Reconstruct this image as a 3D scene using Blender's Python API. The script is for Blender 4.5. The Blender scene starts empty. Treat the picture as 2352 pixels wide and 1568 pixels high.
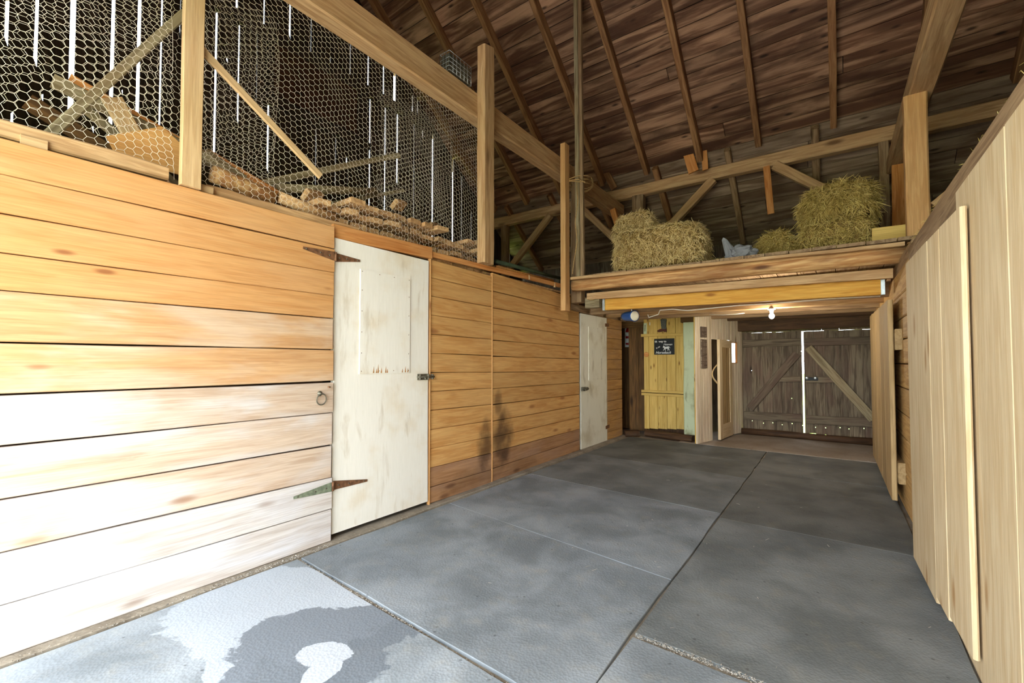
import bpy, bmesh, math, random
from mathutils import Vector, Matrix, noise as mnoise
R = random.Random(7)
SC = bpy.context.scene
COL = SC.collection

# ---------------------------------------------------------------- camera
FPX, PITCH_PX, SHIFT_PX, VPX, CAMZ = 1020.0, 30.0, 16.0, 739.0, 1.2
PITCH = math.atan(PITCH_PX / FPX)
YAW = math.atan(VPX / (FPX / math.cos(PITCH)))
cd = bpy.data.cameras.new('camera'); cam = bpy.data.objects.new('camera', cd); COL.objects.link(cam)
cd.sensor_fit = 'HORIZONTAL'; cd.sensor_width = 36.0; cd.lens = 36.0 * FPX / 2352.0
cd.shift_y = SHIFT_PX / 2352.0; cd.clip_start = 0.02; cd.clip_end = 300
cam.location = (0, 0, CAMZ); cam.rotation_euler = (math.pi / 2 + PITCH, 0, YAW)
SC.camera = cam

# ---------------------------------------------------------------- world, sun, exposure
vs = SC.view_settings
vs.view_transform = 'Standard'; vs.look = 'None'; vs.gamma = 1.0; vs.use_curve_mapping = False
vs.exposure = 0.36
W = bpy.data.worlds.new('world'); SC.world = W; W.use_nodes = True
bg = W.node_tree.nodes['Background']
bg.inputs[0].default_value = (0.80, 0.90, 1.0, 1); bg.inputs[1].default_value = 13.0
sd = bpy.data.lights.new('sun', 'SUN'); sd.energy = 8.0; sd.angle = math.radians(0.6); sd.color = (1.0, 0.97, 0.93)
sun = bpy.data.objects.new('sun', sd); COL.objects.link(sun)
sun.rotation_euler = Vector((-0.25, 0.42, -0.87)).to_track_quat('-Z', 'Y').to_euler()
def portal(name, loc, rot, sx, sy):
    d = bpy.data.lights.new(name, 'AREA'); d.shape = 'RECTANGLE'; d.size = sx; d.size_y = sy; d.cycles.is_portal = True
    o = bpy.data.objects.new(name, d); COL.objects.link(o); o.location = loc; o.rotation_euler = rot
portal('doorway_portal', (-1.15, -1.02, 1.25), (math.pi / 2, 0, 0), 3.1, 2.5)
portal('upper_fill_portal', (-1.3, -1.02, 3.05 + 0.35), (math.pi / 2, 0, 0), 4.6, 1.1)
SC.cycles.max_bounces = 6; SC.cycles.diffuse_bounces = 5; SC.cycles.glossy_bounces = 2
SC.cycles.transmission_bounces = 4; SC.cycles.transparent_max_bounces = 6
SC.cycles.sample_clamp_indirect = 8.0
SC.cycles.use_adaptive_sampling = True; SC.cycles.adaptive_threshold = 0.04

# ---------------------------------------------------------------- author's measuring helpers: a pixel of the photo met with a real plane
_fh = Vector((-math.sin(YAW), math.cos(YAW), 0)); _rt = Vector((math.cos(YAW), math.sin(YAW), 0))
_fw = _fh * math.cos(PITCH) + Vector((0, 0, math.sin(PITCH))); _up = _rt.cross(_fw)
CAM = Vector((0, 0, CAMZ))
def on(ax, val, u, v):
    d = _fw * FPX + _rt * (u - 1176) - _up * (v - 784 - SHIFT_PX)
    return CAM + d * ((val - CAM[ax]) / d[ax])
def fl(u, v, z=0.0): return on(2, z, u, v)
def wx(x, u, v): return on(0, x, u, v)
def wy(y, u, v): return on(1, y, u, v)

# ---------------------------------------------------------------- materials
def lin(c): 
    return tuple((x / 255 / 12.92) if x / 255 <= 0.04045 else ((x / 255 + 0.055) / 1.055) ** 2.4 for x in c) + (1,)
class NB:
    def __init__(s, name, rough=0.7, metal=0.0):
        s.m = bpy.data.materials.new(name); s.m.use_nodes = True; s.t = s.m.node_tree; s.p = s.t.nodes['Principled BSDF']
        s.p.inputs['Roughness'].default_value = rough; s.p.inputs['Metallic'].default_value = metal
        s.p.inputs['Specular IOR Level'].default_value = 0.25
    def n(s, t, **k):
        x = s.t.nodes.new(t)
        for a, b in k.items(): setattr(x, a, b)
        return x
    def l(s, a, b): s.t.links.new(a, b)
    def math(s, op, a, b=None, c=None, clamp=False):
        x = s.n('ShaderNodeMath', operation=op); x.use_clamp = clamp
        for i, v in enumerate((a, b, c)):
            if v is None: continue
            if hasattr(v, 'links') or hasattr(v, 'is_linked'): s.l(v, x.inputs[i])
            else: x.inputs[i].default_value = v
        return x.outputs[0]
    def vmul(s, v, k):
        x = s.n('ShaderNodeVectorMath', operation='MULTIPLY'); s.l(v, x.inputs[0]); x.inputs[1].default_value = k; return x.outputs[0]
    def vadd(s, v, w):
        x = s.n('ShaderNodeVectorMath', operation='ADD'); s.l(v, x.inputs[0])
        if hasattr(w, 'is_linked'): s.l(w, x.inputs[1])
        else: x.inputs[1].default_value = w
        return x.outputs[0]
    def noise(s, v, scale, detail=4, dist=0.0, rough=0.55):
        x = s.n('ShaderNodeTexNoise'); s.l(v, x.inputs['Vector']); x.inputs['Scale'].default_value = scale
        x.inputs['Detail'].default_value = detail; x.inputs['Distortion'].default_value = dist; x.inputs['Roughness'].default_value = rough
        return x.outputs['Fac']
    def step(s, v, a, b):
        x = s.n('ShaderNodeMapRange'); x.interpolation_type = 'SMOOTHSTEP'; s.l(v, x.inputs['Value'])
        x.inputs['From Min'].default_value = a; x.inputs['From Max'].default_value = b
        return x.outputs['Result']
    def mix(s, f, a, b, mode='MIX'):
        x = s.n('ShaderNodeMix', data_type='RGBA', blend_type=mode); x.clamp_factor = True
        for i, v in ((0, f), (6, a), (7, b)):
            if hasattr(v, 'is_linked'): s.l(v, x.inputs[i])
            elif i == 0: x.inputs[0].default_value = v
            else: x.inputs[i].default_value = v
        return x.outputs[2]
    def bump(s, h, st=0.2, d=0.01):
        x = s.n('ShaderNodeBump'); x.inputs['Strength'].default_value = st; x.inputs['Distance'].default_value = d
        s.l(h, x.inputs['Height']); s.l(x.outputs[0], s.p.inputs['Normal'])
    def col(s, c): s.l(c, s.p.inputs['Base Color'])
    def objco(s):
        tc = s.n('ShaderNodeTexCoord'); oi = s.n('ShaderNodeObjectInfo'); r = oi.outputs['Random']
        cb = s.n('ShaderNodeCombineXYZ')
        s.l(s.math('MULTIPLY', r, 57.0), cb.inputs[0]); s.l(s.math('MULTIPLY', r, 131.0), cb.inputs[1]); s.l(s.math('MULTIPLY', r, 23.0), cb.inputs[2])
        return s.vadd(tc.outputs['Object'], cb.outputs[0]), r
    def world(s): return s.n('ShaderNodeNewGeometry').outputs['Position']

def wood(name, c1, c2, c3=None, f3=0.5, knots=1.0, knotc=(110, 62, 30), gs=1.0, rough=0.72, bump=0.18, lo=0.38, hi=0.66, var=0.3, stain=None):
    b = NB(name, rough); v, r = b.objco()
    g = b.noise(b.vmul(v, (1.1 * gs, 13 * gs, 13 * gs)), 2.2, 5, 0.8)
    c = b.mix(b.step(g, lo, hi), lin(c1), lin(c2))
    if c3:
        n2 = b.noise(b.vmul(v, (0.9, 3.0, 3.0)), 1.6, 4, 0.4)
        c = b.mix(b.math('MULTIPLY', b.step(n2, 0.42, 0.66), f3), c, lin(c3))
    f = b.noise(b.vmul(v, (5, 150, 150)), 1.0, 3)
    c = b.mix(0.35, c, b.mix(b.step(f, 0.35, 0.65), (0.62, 0.58, 0.52, 1), (1.0, 1.0, 1.0, 1)), 'MULTIPLY')
    if knots > 0:
        vo = b.n('ShaderNodeTexVoronoi'); b.l(b.vmul(v, (2.1 * knots, 6.5 * knots, 6.5 * knots)), vo.inputs['Vector']); vo.inputs['Scale'].default_value = 1.0
        kn = b.step(vo.outputs['Distance'], 0.16, 0.04)
        c = b.mix(b.math('MULTIPLY', kn, 0.85), c, lin(knotc))
    vv = b.math('ADD', b.math('MULTIPLY', r, var), 1.0 - var / 2)
    cv = b.n('ShaderNodeCombineXYZ')
    for i in range(3): b.l(vv, cv.inputs[i])
    c = b.mix(1.0, c, cv.outputs[0], 'MULTIPLY')
    if stain: c = stain(b, c)
    b.col(c)
    if bump: b.bump(b.math('ADD', g, b.math('MULTIPLY', f, 0.5)), bump, 0.006)
    return b.m
def plain(name, c, rough=0.6, metal=0.0, nz=0.15, ns=18):
    b = NB(name, rough, metal); v, r = b.objco()
    n = b.noise(v, ns, 4); k = lin(c)
    b.col(b.mix(b.step(n, 0.3, 0.7), tuple(x * (1 - nz) for x in k[:3]) + (1,), tuple(min(1, x * (1 + nz)) for x in k[:3]) + (1,)))
    b.bump(n, 0.1, 0.002); return b.m

def wall_stain(b, c):     # dark rubbed patches where animals leaned on the boards near the joint of the two board runs
    p = b.world(); s = b.n('ShaderNodeSeparateXYZ'); b.l(p, s.inputs[0]); y, z = s.outputs[1], s.outputs[2]
    nz = b.noise(p, 5.0, 5)
    def blob(cy, cz, ry, rz, k):
        dy = b.math('DIVIDE', b.math('SUBTRACT', y, cy), ry); dz = b.math('DIVIDE', b.math('SUBTRACT', z, cz), rz)
        d = b.math('ADD', b.math('MULTIPLY', dy, dy), b.math('MULTIPLY', dz, dz))
        d = b.math('ADD', d, b.math('MULTIPLY', b.math('SUBTRACT', nz, 0.5), 2.4))
        return b.math('MULTIPLY', b.step(d, 1.5, -0.1), k)
    m = blob(3.68, 0.42, 0.17, 0.30, 0.85)
    for a in ((3.38, 0.38, 0.12, 0.28, 0.8), (3.60, 0.78, 0.07, 0.16, 0.6), (3.3, 0.1, 0.5, 0.10, 0.35), (4.0, 0.05, 0.4, 0.12, 0.3)):
        m = b.math('MAXIMUM', m, blob(*a))
    return b.mix(m, c, lin((62, 40, 26)))

M = {}
M['pine'] = wood('pine_boards', (199, 148, 92), (187, 132, 77), (202, 156, 106), 0.45, 1.35, (128, 76, 40), lo=0.34, hi=0.74, var=0.10, bump=0.1)
M['pine_pale'] = wood('pine_boards_pale', (204, 180, 156), (188, 160, 134), (208, 198, 190), 0.85, 0.8, (150, 112, 84), var=0.16)
M['pine_mid'] = wood('pine_boards_mid', (204, 160, 112), (190, 142, 94), (206, 180, 152), 0.75, 1.2, (140, 92, 56), var=0.1)
M['pine_grey'] = wood('pine_boards_grey', (214, 204, 194), (198, 184, 172), (216, 212, 212), 0.8, 0.8, (146, 122, 104), var=0.12)
M['pine_b'] = wood('pine_boards_stained', (212, 162, 98), (194, 138, 76), (216, 170, 108), 0.5, 0.8, (150, 96, 52), var=0.16, stain=wall_stain)
M['pine_b_low'] = wood('pine_boards_lower', (176, 132, 92), (156, 112, 74), (166, 130, 104), 0.6, 0.8, (110, 74, 48), var=0.2, stain=wall_stain)
M['pine_d'] = wood('pine_boards_dull', (186, 142, 86), (164, 120, 70), (158, 124, 92), 0.6, 0.8, (110, 74, 40), var=0.2)
M['orange'] = wood('orange_board', (212, 146, 82), (188, 116, 56), (216, 160, 100), 0.4, 0.8, (120, 62, 26), var=0.18)
M['postor'] = wood('orange_post', (214, 168, 112), (198, 148, 92), (206, 154, 98), 0.4, 0.8, (130, 76, 34), var=0.06)
M['yellow'] = wood('yellow_lumber', (226, 172, 78), (206, 146, 56), (216, 156, 62), 0.4, 0.9, (140, 84, 30), var=0.1)
M['tan'] = wood('tan_timber', (200, 164, 118), (168, 130, 88), (186, 142, 94), 0.5, 0.5, (96, 64, 38), var=0.16, bump=0.35)
M['studpale'] = wood('pale_stud', (205, 172, 126), (190, 154, 108), (198, 166, 122), 0.4, 0.35, (150, 112, 74), var=0.08)
M['greybeam'] = wood('grey_timber', (162, 134, 100), (124, 96, 68), (146, 114, 80), 0.5, 0.5, (58, 38, 24), var=0.2, bump=0.4)
M['rafter'] = wood('rafter_wood', (158, 116, 76), (120, 82, 50), (128, 84, 50), 0.5, 0.5, (50, 30, 18), var=0.3, bump=0.3)
M['roof'] = wood('roof_boards', (178, 137, 105), (104, 70, 49), (68, 43, 29), 0.62, 1.0, (34, 20, 12), gs=0.3, lo=0.36, hi=0.60, var=0.6, bump=0.5)
M['roof_low'] = wood('roof_boards_grey', (168, 144, 118), (118, 94, 72), (86, 62, 44), 0.55, 1.0, (52, 34, 22), gs=0.3, lo=0.36, hi=0.64, var=0.5, bump=0.4)
M['gable'] = wood('gable_boards', (74, 56, 44), (44, 32, 25), (62, 46, 36), 0.5, 0.6, (26, 18, 12), var=0.35, bump=0)
M['hatch'] = wood('hatch_board', (84, 48, 28), (58, 32, 18), (70, 40, 24), 0.5, 0.6, (26, 18, 12), var=0.2)
M['lumber'] = wood('rough_lumber', (214, 174, 124), (176, 134, 88), (150, 110, 72), 0.6, 0.6, (90, 60, 36), var=0.4, bump=0.4)
M['pole'] = wood('weathered_pole', (158, 144, 112), (118, 102, 74), (140, 112, 76), 0.4, 0.4, (80, 60, 40), var=0.2)
M['log'] = wood('bark_log', (222, 180, 122), (176, 124, 74), (128, 82, 48), 0.6, 0.7, (76, 42, 22), lo=0.32, hi=0.62, var=0.12, bump=0.6)
M['ply'] = wood('plywood', (200, 150, 88), (182, 130, 72), None, 0, 0, gs=0.6, var=0.1)
M['spruce'] = wood('pale_spruce', (216, 194, 156), (200, 172, 130), (206, 180, 140), 0.5, 0.7, (158, 116, 66), var=0.16)
M['spruce_old'] = wood('aged_spruce', (180, 150, 104), (154, 124, 80), (164, 138, 100), 0.5, 0.7, (112, 78, 44), var=0.2)
M['squared'] = wood('squared_planks', (196, 156, 96), (170, 128, 72), (178, 142, 92), 0.5, 0.5, (118, 80, 42), var=0.22)
M['tack'] = wood('tack_wall_boards', (228, 212, 184), (204, 182, 150), (212, 188, 162), 0.6, 0.5, (136, 104, 70), var=0.16)
M['yellowpine'] = wood('yellow_pine_panel', (220, 186, 106), (202, 164, 84), (212, 176, 96), 0.5, 1.5, (110, 64, 24), var=0.12)
M['doorold'] = wood('weathered_door_planks', (122, 108, 86), (84, 70, 54), (104, 80, 66), 0.6, 0.8, (44, 32, 22), var=0.35, bump=0.5)
M['brownold'] = wood('old_brown_boards', (120, 84, 44), (84, 56, 28), (96, 72, 40), 0.6, 0.6, (50, 32, 16), var=0.25)
M['sill'] = wood('dark_sill_log', (92, 66, 42), (62, 44, 28), (80, 52, 34), 0.5, 0.6, (40, 26, 16), var=0.2)
M['iron'] = plain('rusty_iron', (120, 84, 58), 0.6, 0.3, 0.35, 40)
M['irongreen'] = plain('painted_iron', (118, 124, 100), 0.6, 0.1, 0.3, 40)
M['steel'] = plain('galvanised_steel', (186, 192, 190), 0.4, 0.7, 0.12, 30)
M['dullsteel'] = plain('dull_metal', (110, 104, 88), 0.5, 0.6, 0.3, 40)
M['wire'] = plain('galvanised_wire', (222, 208, 184), 0.6, 0.0, 0.15, 30)
M['rope'] = plain('sisal_rope', (176, 142, 92), 0.9, 0, 0.2, 60)
M['black'] = plain('black_paint', (20, 20, 19), 0.5, 0, 0.2, 20)
M['white'] = plain('white_lettering', (226, 226, 218), 0.6, 0, 0.05, 20)
M['cable'] = plain('white_cable', (206, 196, 178), 0.5, 0, 0.08, 20)
M['blue'] = plain('blue_enamel', (44, 84, 146), 0.3, 0.2, 0.1, 10)
M['lens'] = plain('frosted_lens', (214, 206, 180), 0.35, 0, 0.05, 10)
M['red'] = plain('red_paint', (150, 26, 20), 0.35, 0, 0.1, 10)
M['bootleather'] = plain('boot_shaft', (92, 92, 82), 0.6, 0, 0.45, 60)
M['bootbrown'] = plain('boot_foot', (86, 40, 26), 0.5, 0, 0.3, 40)
M['rust'] = plain('rust_stain', (172, 120, 62), 0.8, 0, 0.3, 60)
M['pipegreen'] = plain('green_pipe', (62, 74, 54), 0.5, 0, 0.2, 14)
M['jar'] = plain('pale_plastic', (190, 160, 110), 0.5, 0, 0.1, 10)

def white_paint(name, c, dirt, amt):
    b = NB(name, 0.6); v, r = b.objco()
    n = b.noise(b.vmul(v, (1.2, 6, 6)), 2.0, 6, 0.4); n2 = b.noise(v, 3.0, 5)
    k = b.mix(b.math('MULTIPLY', b.step(n2, 0.5, 0.75), amt), lin(c), lin(dirt))
    k = b.mix(b.math('MULTIPLY', b.step(n, 0.56, 0.72), amt * 0.8), k, lin(tuple(x * 0.86 for x in dirt)))
    f = b.noise(b.vmul(v, (8, 120, 120)), 1.0, 3)
    b.col(b.mix(0.12, k, b.mix(b.step(f, 0.3, 0.7), (0.6, 0.58, 0.5, 1), (1, 1, 1, 1)), 'MULTIPLY'))
    b.bump(f, 0.12, 0.003); return b.m
M['whitedoor'] = white_paint('white_door_paint', (234, 227, 212), (214, 190, 148), 0.5)
M['whitedoor2'] = white_paint('grimy_door_paint', (226, 220, 200), (176, 158, 118), 0.6)
M['mint'] = white_paint('mint_post_paint', (196, 204, 164), (120, 108, 68), 0.85)

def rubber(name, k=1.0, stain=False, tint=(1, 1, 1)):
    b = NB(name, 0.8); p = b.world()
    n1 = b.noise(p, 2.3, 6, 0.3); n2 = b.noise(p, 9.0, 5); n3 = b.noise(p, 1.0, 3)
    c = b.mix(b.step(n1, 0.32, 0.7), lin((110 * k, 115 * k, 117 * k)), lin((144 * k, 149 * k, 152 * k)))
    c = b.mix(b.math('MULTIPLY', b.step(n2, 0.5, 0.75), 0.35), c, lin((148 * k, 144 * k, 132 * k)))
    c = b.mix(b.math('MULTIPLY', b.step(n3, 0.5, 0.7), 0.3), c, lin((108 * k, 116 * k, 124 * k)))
    sp = b.n('ShaderNodeTexVoronoi'); b.l(p, sp.inputs['Vector']); sp.inputs['Scale'].default_value = 10.0
    c = b.mix(b.math('MULTIPLY', b.step(sp.outputs['Distance'], 0.09, 0.04), 0.5), c, lin((40, 40, 38)))
    if stain:      # a spill that has half dried: a dark wet area with pale dry islands
        s = b.n('ShaderNodeSeparateXYZ'); b.l(p, s.inputs[0]); x, y = s.outputs[0], s.outputs[1]
        nz = b.math('SUBTRACT', b.noise(p, 7.0, 7, 1.2, 0.62), 0.5)
        def blob(cx, cy, rx, ry, ang, w=1.5):
            ca, sa = math.cos(ang), math.sin(ang)
            dx = b.math('SUBTRACT', x, cx); dy = b.math('SUBTRACT', y, cy)
            a = b.math('DIVIDE', b.math('ADD', b.math('MULTIPLY', dx, ca), b.math('MULTIPLY', dy, sa)), rx)
            d = b.math('DIVIDE', b.math('SUBTRACT', b.math('MULTIPLY', dy, ca), b.math('MULTIPLY', dx, sa)), ry)
            q = b.math('ADD', b.math('ADD', b.math('MULTIPLY', a, a), b.math('MULTIPLY', d, d)), b.math('MULTIPLY', nz, w))
            return b.step(q, 1.06, 0.94)
        dry = blob(-2.18, 1.12, 0.55, 0.36, 0.5)
        dry = b.math('MAXIMUM', dry, blob(-2.42, 1.25, 0.42, 0.2, 0.45))
        dry = b.math('MAXIMUM', dry, blob(-2.0, 0.84, 0.24, 0.10, -0.6))
        wet = blob(-1.95, 1.10, 0.27, 0.17, 0.9, 1.4)
        wet = b.math('MAXIMUM', wet, blob(-1.80, 1.17, 0.42, 0.2, 1.0, 1.4))
        wet = b.math('MAXIMUM', wet, blob(-1.68, 0.95, 0.3, 0.3, 0.2, 1.5))
        isl = b.math('MAXIMUM', blob(-1.71, 1.06, 0.11, 0.075, 0.5, 2.2), blob(-1.63, 1.0, 0.06, 0.09, 0.2, 1.8))
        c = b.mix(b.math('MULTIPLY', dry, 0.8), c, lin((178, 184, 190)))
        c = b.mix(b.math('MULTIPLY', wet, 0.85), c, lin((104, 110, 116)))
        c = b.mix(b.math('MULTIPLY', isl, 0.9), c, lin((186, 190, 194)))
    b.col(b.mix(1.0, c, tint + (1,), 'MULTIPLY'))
    vo = b.n('ShaderNodeTexVoronoi'); b.l(p, vo.inputs['Vector']); vo.inputs['Scale'].default_value = 85.0
    b.bump(b.math('ADD', vo.outputs['Distance'], b.math('MULTIPLY', n2, 1.2)), 0.35, 0.003)
    return b.m
M['rubber'] = rubber('rubber_mat', 0.99); M['rubber_half_shade'] = rubber('rubber_mat_half_shade', 0.88, tint=(1.0, 0.97, 0.90)); M['rubber_wet'] = rubber('rubber_mat_spill', 1.12, True); M['rubber_shade'] = rubber('rubber_mat_shade', 0.78, tint=(1.0, 0.93, 0.80))  # mat colours darken and warm with distance, painting in the light falloff
def ground(name, a, c, d, sc=4.0):
    b = NB(name, 0.9); p = b.world(); n = b.noise(p, sc, 8); n2 = b.noise(p, sc * 12, 4)
    k = b.mix(b.step(n, 0.3, 0.7), lin(a), lin(c)); k = b.mix(b.math('MULTIPLY', b.step(n2, 0.5, 0.7), 0.4), k, lin(d))
    b.col(k); b.bump(b.math('ADD', n, n2), 0.4, 0.01); return b.m
M['dirt'] = ground('packed_earth_floor', (120, 108, 92), (152, 140, 122), (176, 162, 140))
M['plankfloor'] = ground('worn_concrete', (132, 116, 98), (156, 142, 126), (120, 104, 84), 2.0)
M['grass'] = ground('grass_ground', (112, 140, 50), (148, 168, 70), (170, 180, 90), 3.0)
M['gravel'] = ground('gravel_yard', (190, 182, 168), (214, 208, 196), (168, 160, 146), 3.0)
def haymat(name, a, c, d):
    b = NB(name, 0.85); v, r = b.objco(); n = b.noise(v, 9.0, 6, 1.0); n2 = b.noise(v, 40.0, 4)
    k = b.mix(b.step(n, 0.3, 0.7), lin(a), lin(c)); k = b.mix(b.step(n2, 0.55, 0.7), k, lin(d)); b.col(k); b.bump(n2, 0.6, 0.02); return b.m
M['haycore'] = haymat('hay_core', (104, 80, 40), (140, 112, 60), (70, 52, 24))
def straws(name, cols):
    b = NB(name, 0.7); g = b.n('ShaderNodeNewGeometry').outputs['Random Per Island']
    c = b.mix(b.step(g, 0.0, 0.5), lin(cols[0]), lin(cols[1])); b.col(b.mix(b.step(g, 0.5, 1.0), c, lin(cols[2]))); return b.m
M['straw'] = straws('hay_straw', ((150, 118, 62), (206, 178, 116), (236, 214, 158)))
M['straw2'] = straws('hay_straw_green', ((128, 104, 46), (186, 158, 84), (220, 196, 122)))
M['chaff'] = straws('floor_chaff', ((120, 114, 104), (152, 144, 132), (182, 174, 160)))
b = NB('bulb_glow'); b.p.inputs['Emission Color'].default_value = (1, 0.98, 0.92, 1); b.p.inputs['Emission Strength'].default_value = 30; M['bulb'] = b.m
b = NB('window_pane', 0.08); b.p.inputs['Transmission Weight'].default_value = 1.0; b.p.inputs['Base Color'].default_value = (0.95, 0.97, 1, 1); b.p.inputs['IOR'].default_value = 1.1; M['glass'] = b.m
b = NB('clear_plastic_bag', 0.22); b.p.inputs['Transmission Weight'].default_value = 0.35; b.p.inputs['Base Color'].default_value = (0.36, 0.36, 0.37, 1); b.p.inputs['IOR'].default_value = 1.15; M['bag'] = b.m
b = NB('plaque_print', 0.6); v, r = b.objco(); wv = b.n('ShaderNodeTexWave'); wv.bands_direction = 'Y'; b.l(v, wv.inputs['Vector']); wv.inputs['Scale'].default_value = 7.0; wv.inputs['Distortion'].default_value = 1.0
nn = b.noise(b.vmul(v, (60, 5, 5)), 1.0, 2); b.col(b.mix(b.math('MULTIPLY', b.step(wv.outputs['Fac'], 0.55, 0.8), b.step(nn, 0.4, 0.55)), lin((84, 68, 56)), lin((146, 130, 112)))); M['plaque'] = b.m

# ---------------------------------------------------------------- builders
def link(o, parent=None):
    COL.objects.link(o)
    if parent is not None:
        o.parent = parent; o.matrix_parent_inverse = PW(parent).inverted()
    return o
def PW(o):
    return o.matrix_basis.copy() if o.parent is None else PW(o.parent) @ o.matrix_parent_inverse @ o.matrix_basis
def tag(o, label, cat=None, group=None, kind=None):
    o['label'] = label
    if cat: o['category'] = cat
    if group: o['group'] = group
    if kind: o['kind'] = kind
    return o
def empty(name, loc, label, cat=None, group=None, kind=None):
    o = bpy.data.objects.new(name, None); o.empty_display_size = 0.05; o.location = loc; COL.objects.link(o)
    return tag(o, label, cat, group, kind)
def mesh(name, verts, faces, mat, parent=None, mtx=None, smooth=False):
    me = bpy.data.meshes.new(name); me.from_pydata([tuple(v) for v in verts], [], faces); me.materials.append(mat if not isinstance(mat, str) else M[mat])
    if smooth: me.polygons.foreach_set('use_smooth', [True] * len(me.polygons))
    me.update(); o = bpy.data.objects.new(name, me)
    if mtx is not None: o.matrix_basis = mtx
    return link(o, parent)
def frame(a, b, wdir):
    a, b = Vector(a), Vector(b); X = (b - a).normalized(); wd = Vector(wdir); Y = (wd - X * wd.dot(X)).normalized(); Z = X.cross(Y)
    m = Matrix((X, Y, Z)).transposed().to_4x4(); m.translation = (a + b) / 2
    return m, (b - a).length
def plank(name, a, b, w, t, wdir, mat, parent=None, segs=1, wob=0.0, ch=0.004, w2=None, label=None, cat=None, group=None, kind=None, skew=(0, 0)):
    """A sawn piece: centreline a-b, width w along wdir, thickness t; chamfered, with slightly wandering edges."""
    m, L = frame(a, b, wdir); w2 = w2 or w; vs_, fs = [], []; ch = min(ch, w * 0.3, t * 0.3); oct_ = ch > 0
    for i in range(segs + 1):
        k = i / segs; x = -L / 2 + L * k; hw = (w + (w2 - w) * k) / 2; ht = t / 2
        j = [R.uniform(-wob, wob) for _ in range(4)]
        yl, yh, zl, zh = -hw + j[0], hw + j[1], -ht + j[2] * 0.3, ht + j[3] * 0.3
        sk = lambda y: skew[0] * y if i == 0 else (skew[1] * y if i == segs else 0)
        ring = [(yl + ch, zl), (yh - ch, zl), (yh, zl + ch), (yh, zh - ch), (yh - ch, zh), (yl + ch, zh), (yl, zh - ch), (yl, zl + ch)] if oct_ else [(yl, zl), (yh, zl), (yh, zh), (yl, zh)]
        vs_ += [(x + sk(y), y, z) for y, z in ring]
    n = 8 if oct_ else 4
    for i in range(segs):
        for q in range(n): fs.append((i * n + q, (i + 1) * n + q, (i + 1) * n + (q + 1) % n, i * n + (q + 1) % n))
    fs.append(tuple(range(n))); fs.append(tuple(segs * n + q for q in reversed(range(n))))
    fs = [f[::-1] for f in fs]
    o = mesh(name, vs_, fs, mat, parent, m)
    if label: tag(o, label, cat, group, kind)
    return o
def tube(name, pts, r, mat, parent=None, n=8, smooth=True, r2=None, cap=True, jit=0.0):
    pts = [Vector(p) for p in pts]; vs_, fs = [], []; K = len(pts); up = None
    org = pts[0].copy()
    for i, p in enumerate(pts):
        d = (pts[min(i + 1, K - 1)] - pts[max(i - 1, 0)]).normalized()
        if up is None: up = Vector((0, 0, 1)) if abs(d.z) < 0.9 else Vector((1, 0, 0))
        s = d.cross(up).normalized(); up = s.cross(d).normalized()
        rr = r if r2 is None else r + (r2 - r) * i / (K - 1)
        for q in range(n):
            a = 2 * math.pi * q / n; rq = rr * (1 + R.uniform(-jit, jit)); vs_.append(p + (s * math.cos(a) + up * math.sin(a)) * rq - org)
    for i in range(K - 1):
        for q in range(n): fs.append((i * n + q, i * n + (q + 1) % n, (i + 1) * n + (q + 1) % n, (i + 1) * n + q))
    if cap: fs.append(tuple(reversed(range(n)))); fs.append(tuple((K - 1) * n + q for q in range(n)))
    fs = [f[::-1] for f in fs]
    return mesh(name, vs_, fs, mat, parent, Matrix.Translation(org), smooth)
def lathe(name, prof, mat, parent=None, mtx=None, n=20, smooth=True):
    vs_, fs = [], []
    for r_, z in prof:
        for q in range(n): a = 2 * math.pi * q / n; vs_.append((r_ * math.cos(a), r_ * math.sin(a), z))
    for i in range(len(prof) - 1):
        for q in range(n): fs.append((i * n + q, i * n + (q + 1) % n, (i + 1) * n + (q + 1) % n, (i + 1) * n + q))
    fs.append(tuple(reversed(range(n)))); fs.append(tuple((len(prof) - 1) * n + q for q in range(n)))
    return mesh(name, vs_, fs, mat, parent, mtx, smooth)
def prism(name, poly, t, mat, parent=None, mtx=None):
    """A flat outline (x, y) given the thickness t along z."""
    n = len(poly); vs_ = [(x, y, 0) for x, y in poly] + [(x, y, t) for x, y in poly]
    fs = [tuple(reversed(range(n))), tuple(range(n, 2 * n))] + [(q, (q + 1) % n, n + (q + 1) % n, n + q) for q in range(n)]
    return mesh(name, vs_, fs, mat, parent, mtx)
def box(name, lo, hi, mat, parent=None, ch=0.0):
    lo, hi = Vector(lo), Vector(hi); c = (lo + hi) / 2; h = (hi - lo) / 2
    d = sorted(range(3), key=lambda i: -h[i]); ax = [Vector((1, 0, 0)), Vector((0, 1, 0)), Vector((0, 0, 1))]
    X = ax[d[0]]
    return plank(name, c - X * h[d[0]], c + X * h[d[0]], 2 * h[d[1]], 2 * h[d[2]], ax[d[1]], mat, parent, ch=ch)

# ================================================================ THE SETTING
YB, YF, XL, XR = 8.35, -1.0, -5.8, 4.6        # back wall, front wall, gable walls
RK, RZ = 0.8, 4.22                              # roof slope and roof height above the purlin (y = 7.15)
RIDGE_Y = (YB + 0.05 + YF - 0.05) / 2
def roofz(y): return RZ + (7.15 - y) * RK if y >= RIDGE_Y else RZ + (7.15 - (2 * RIDGE_Y - y)) * RK

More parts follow.
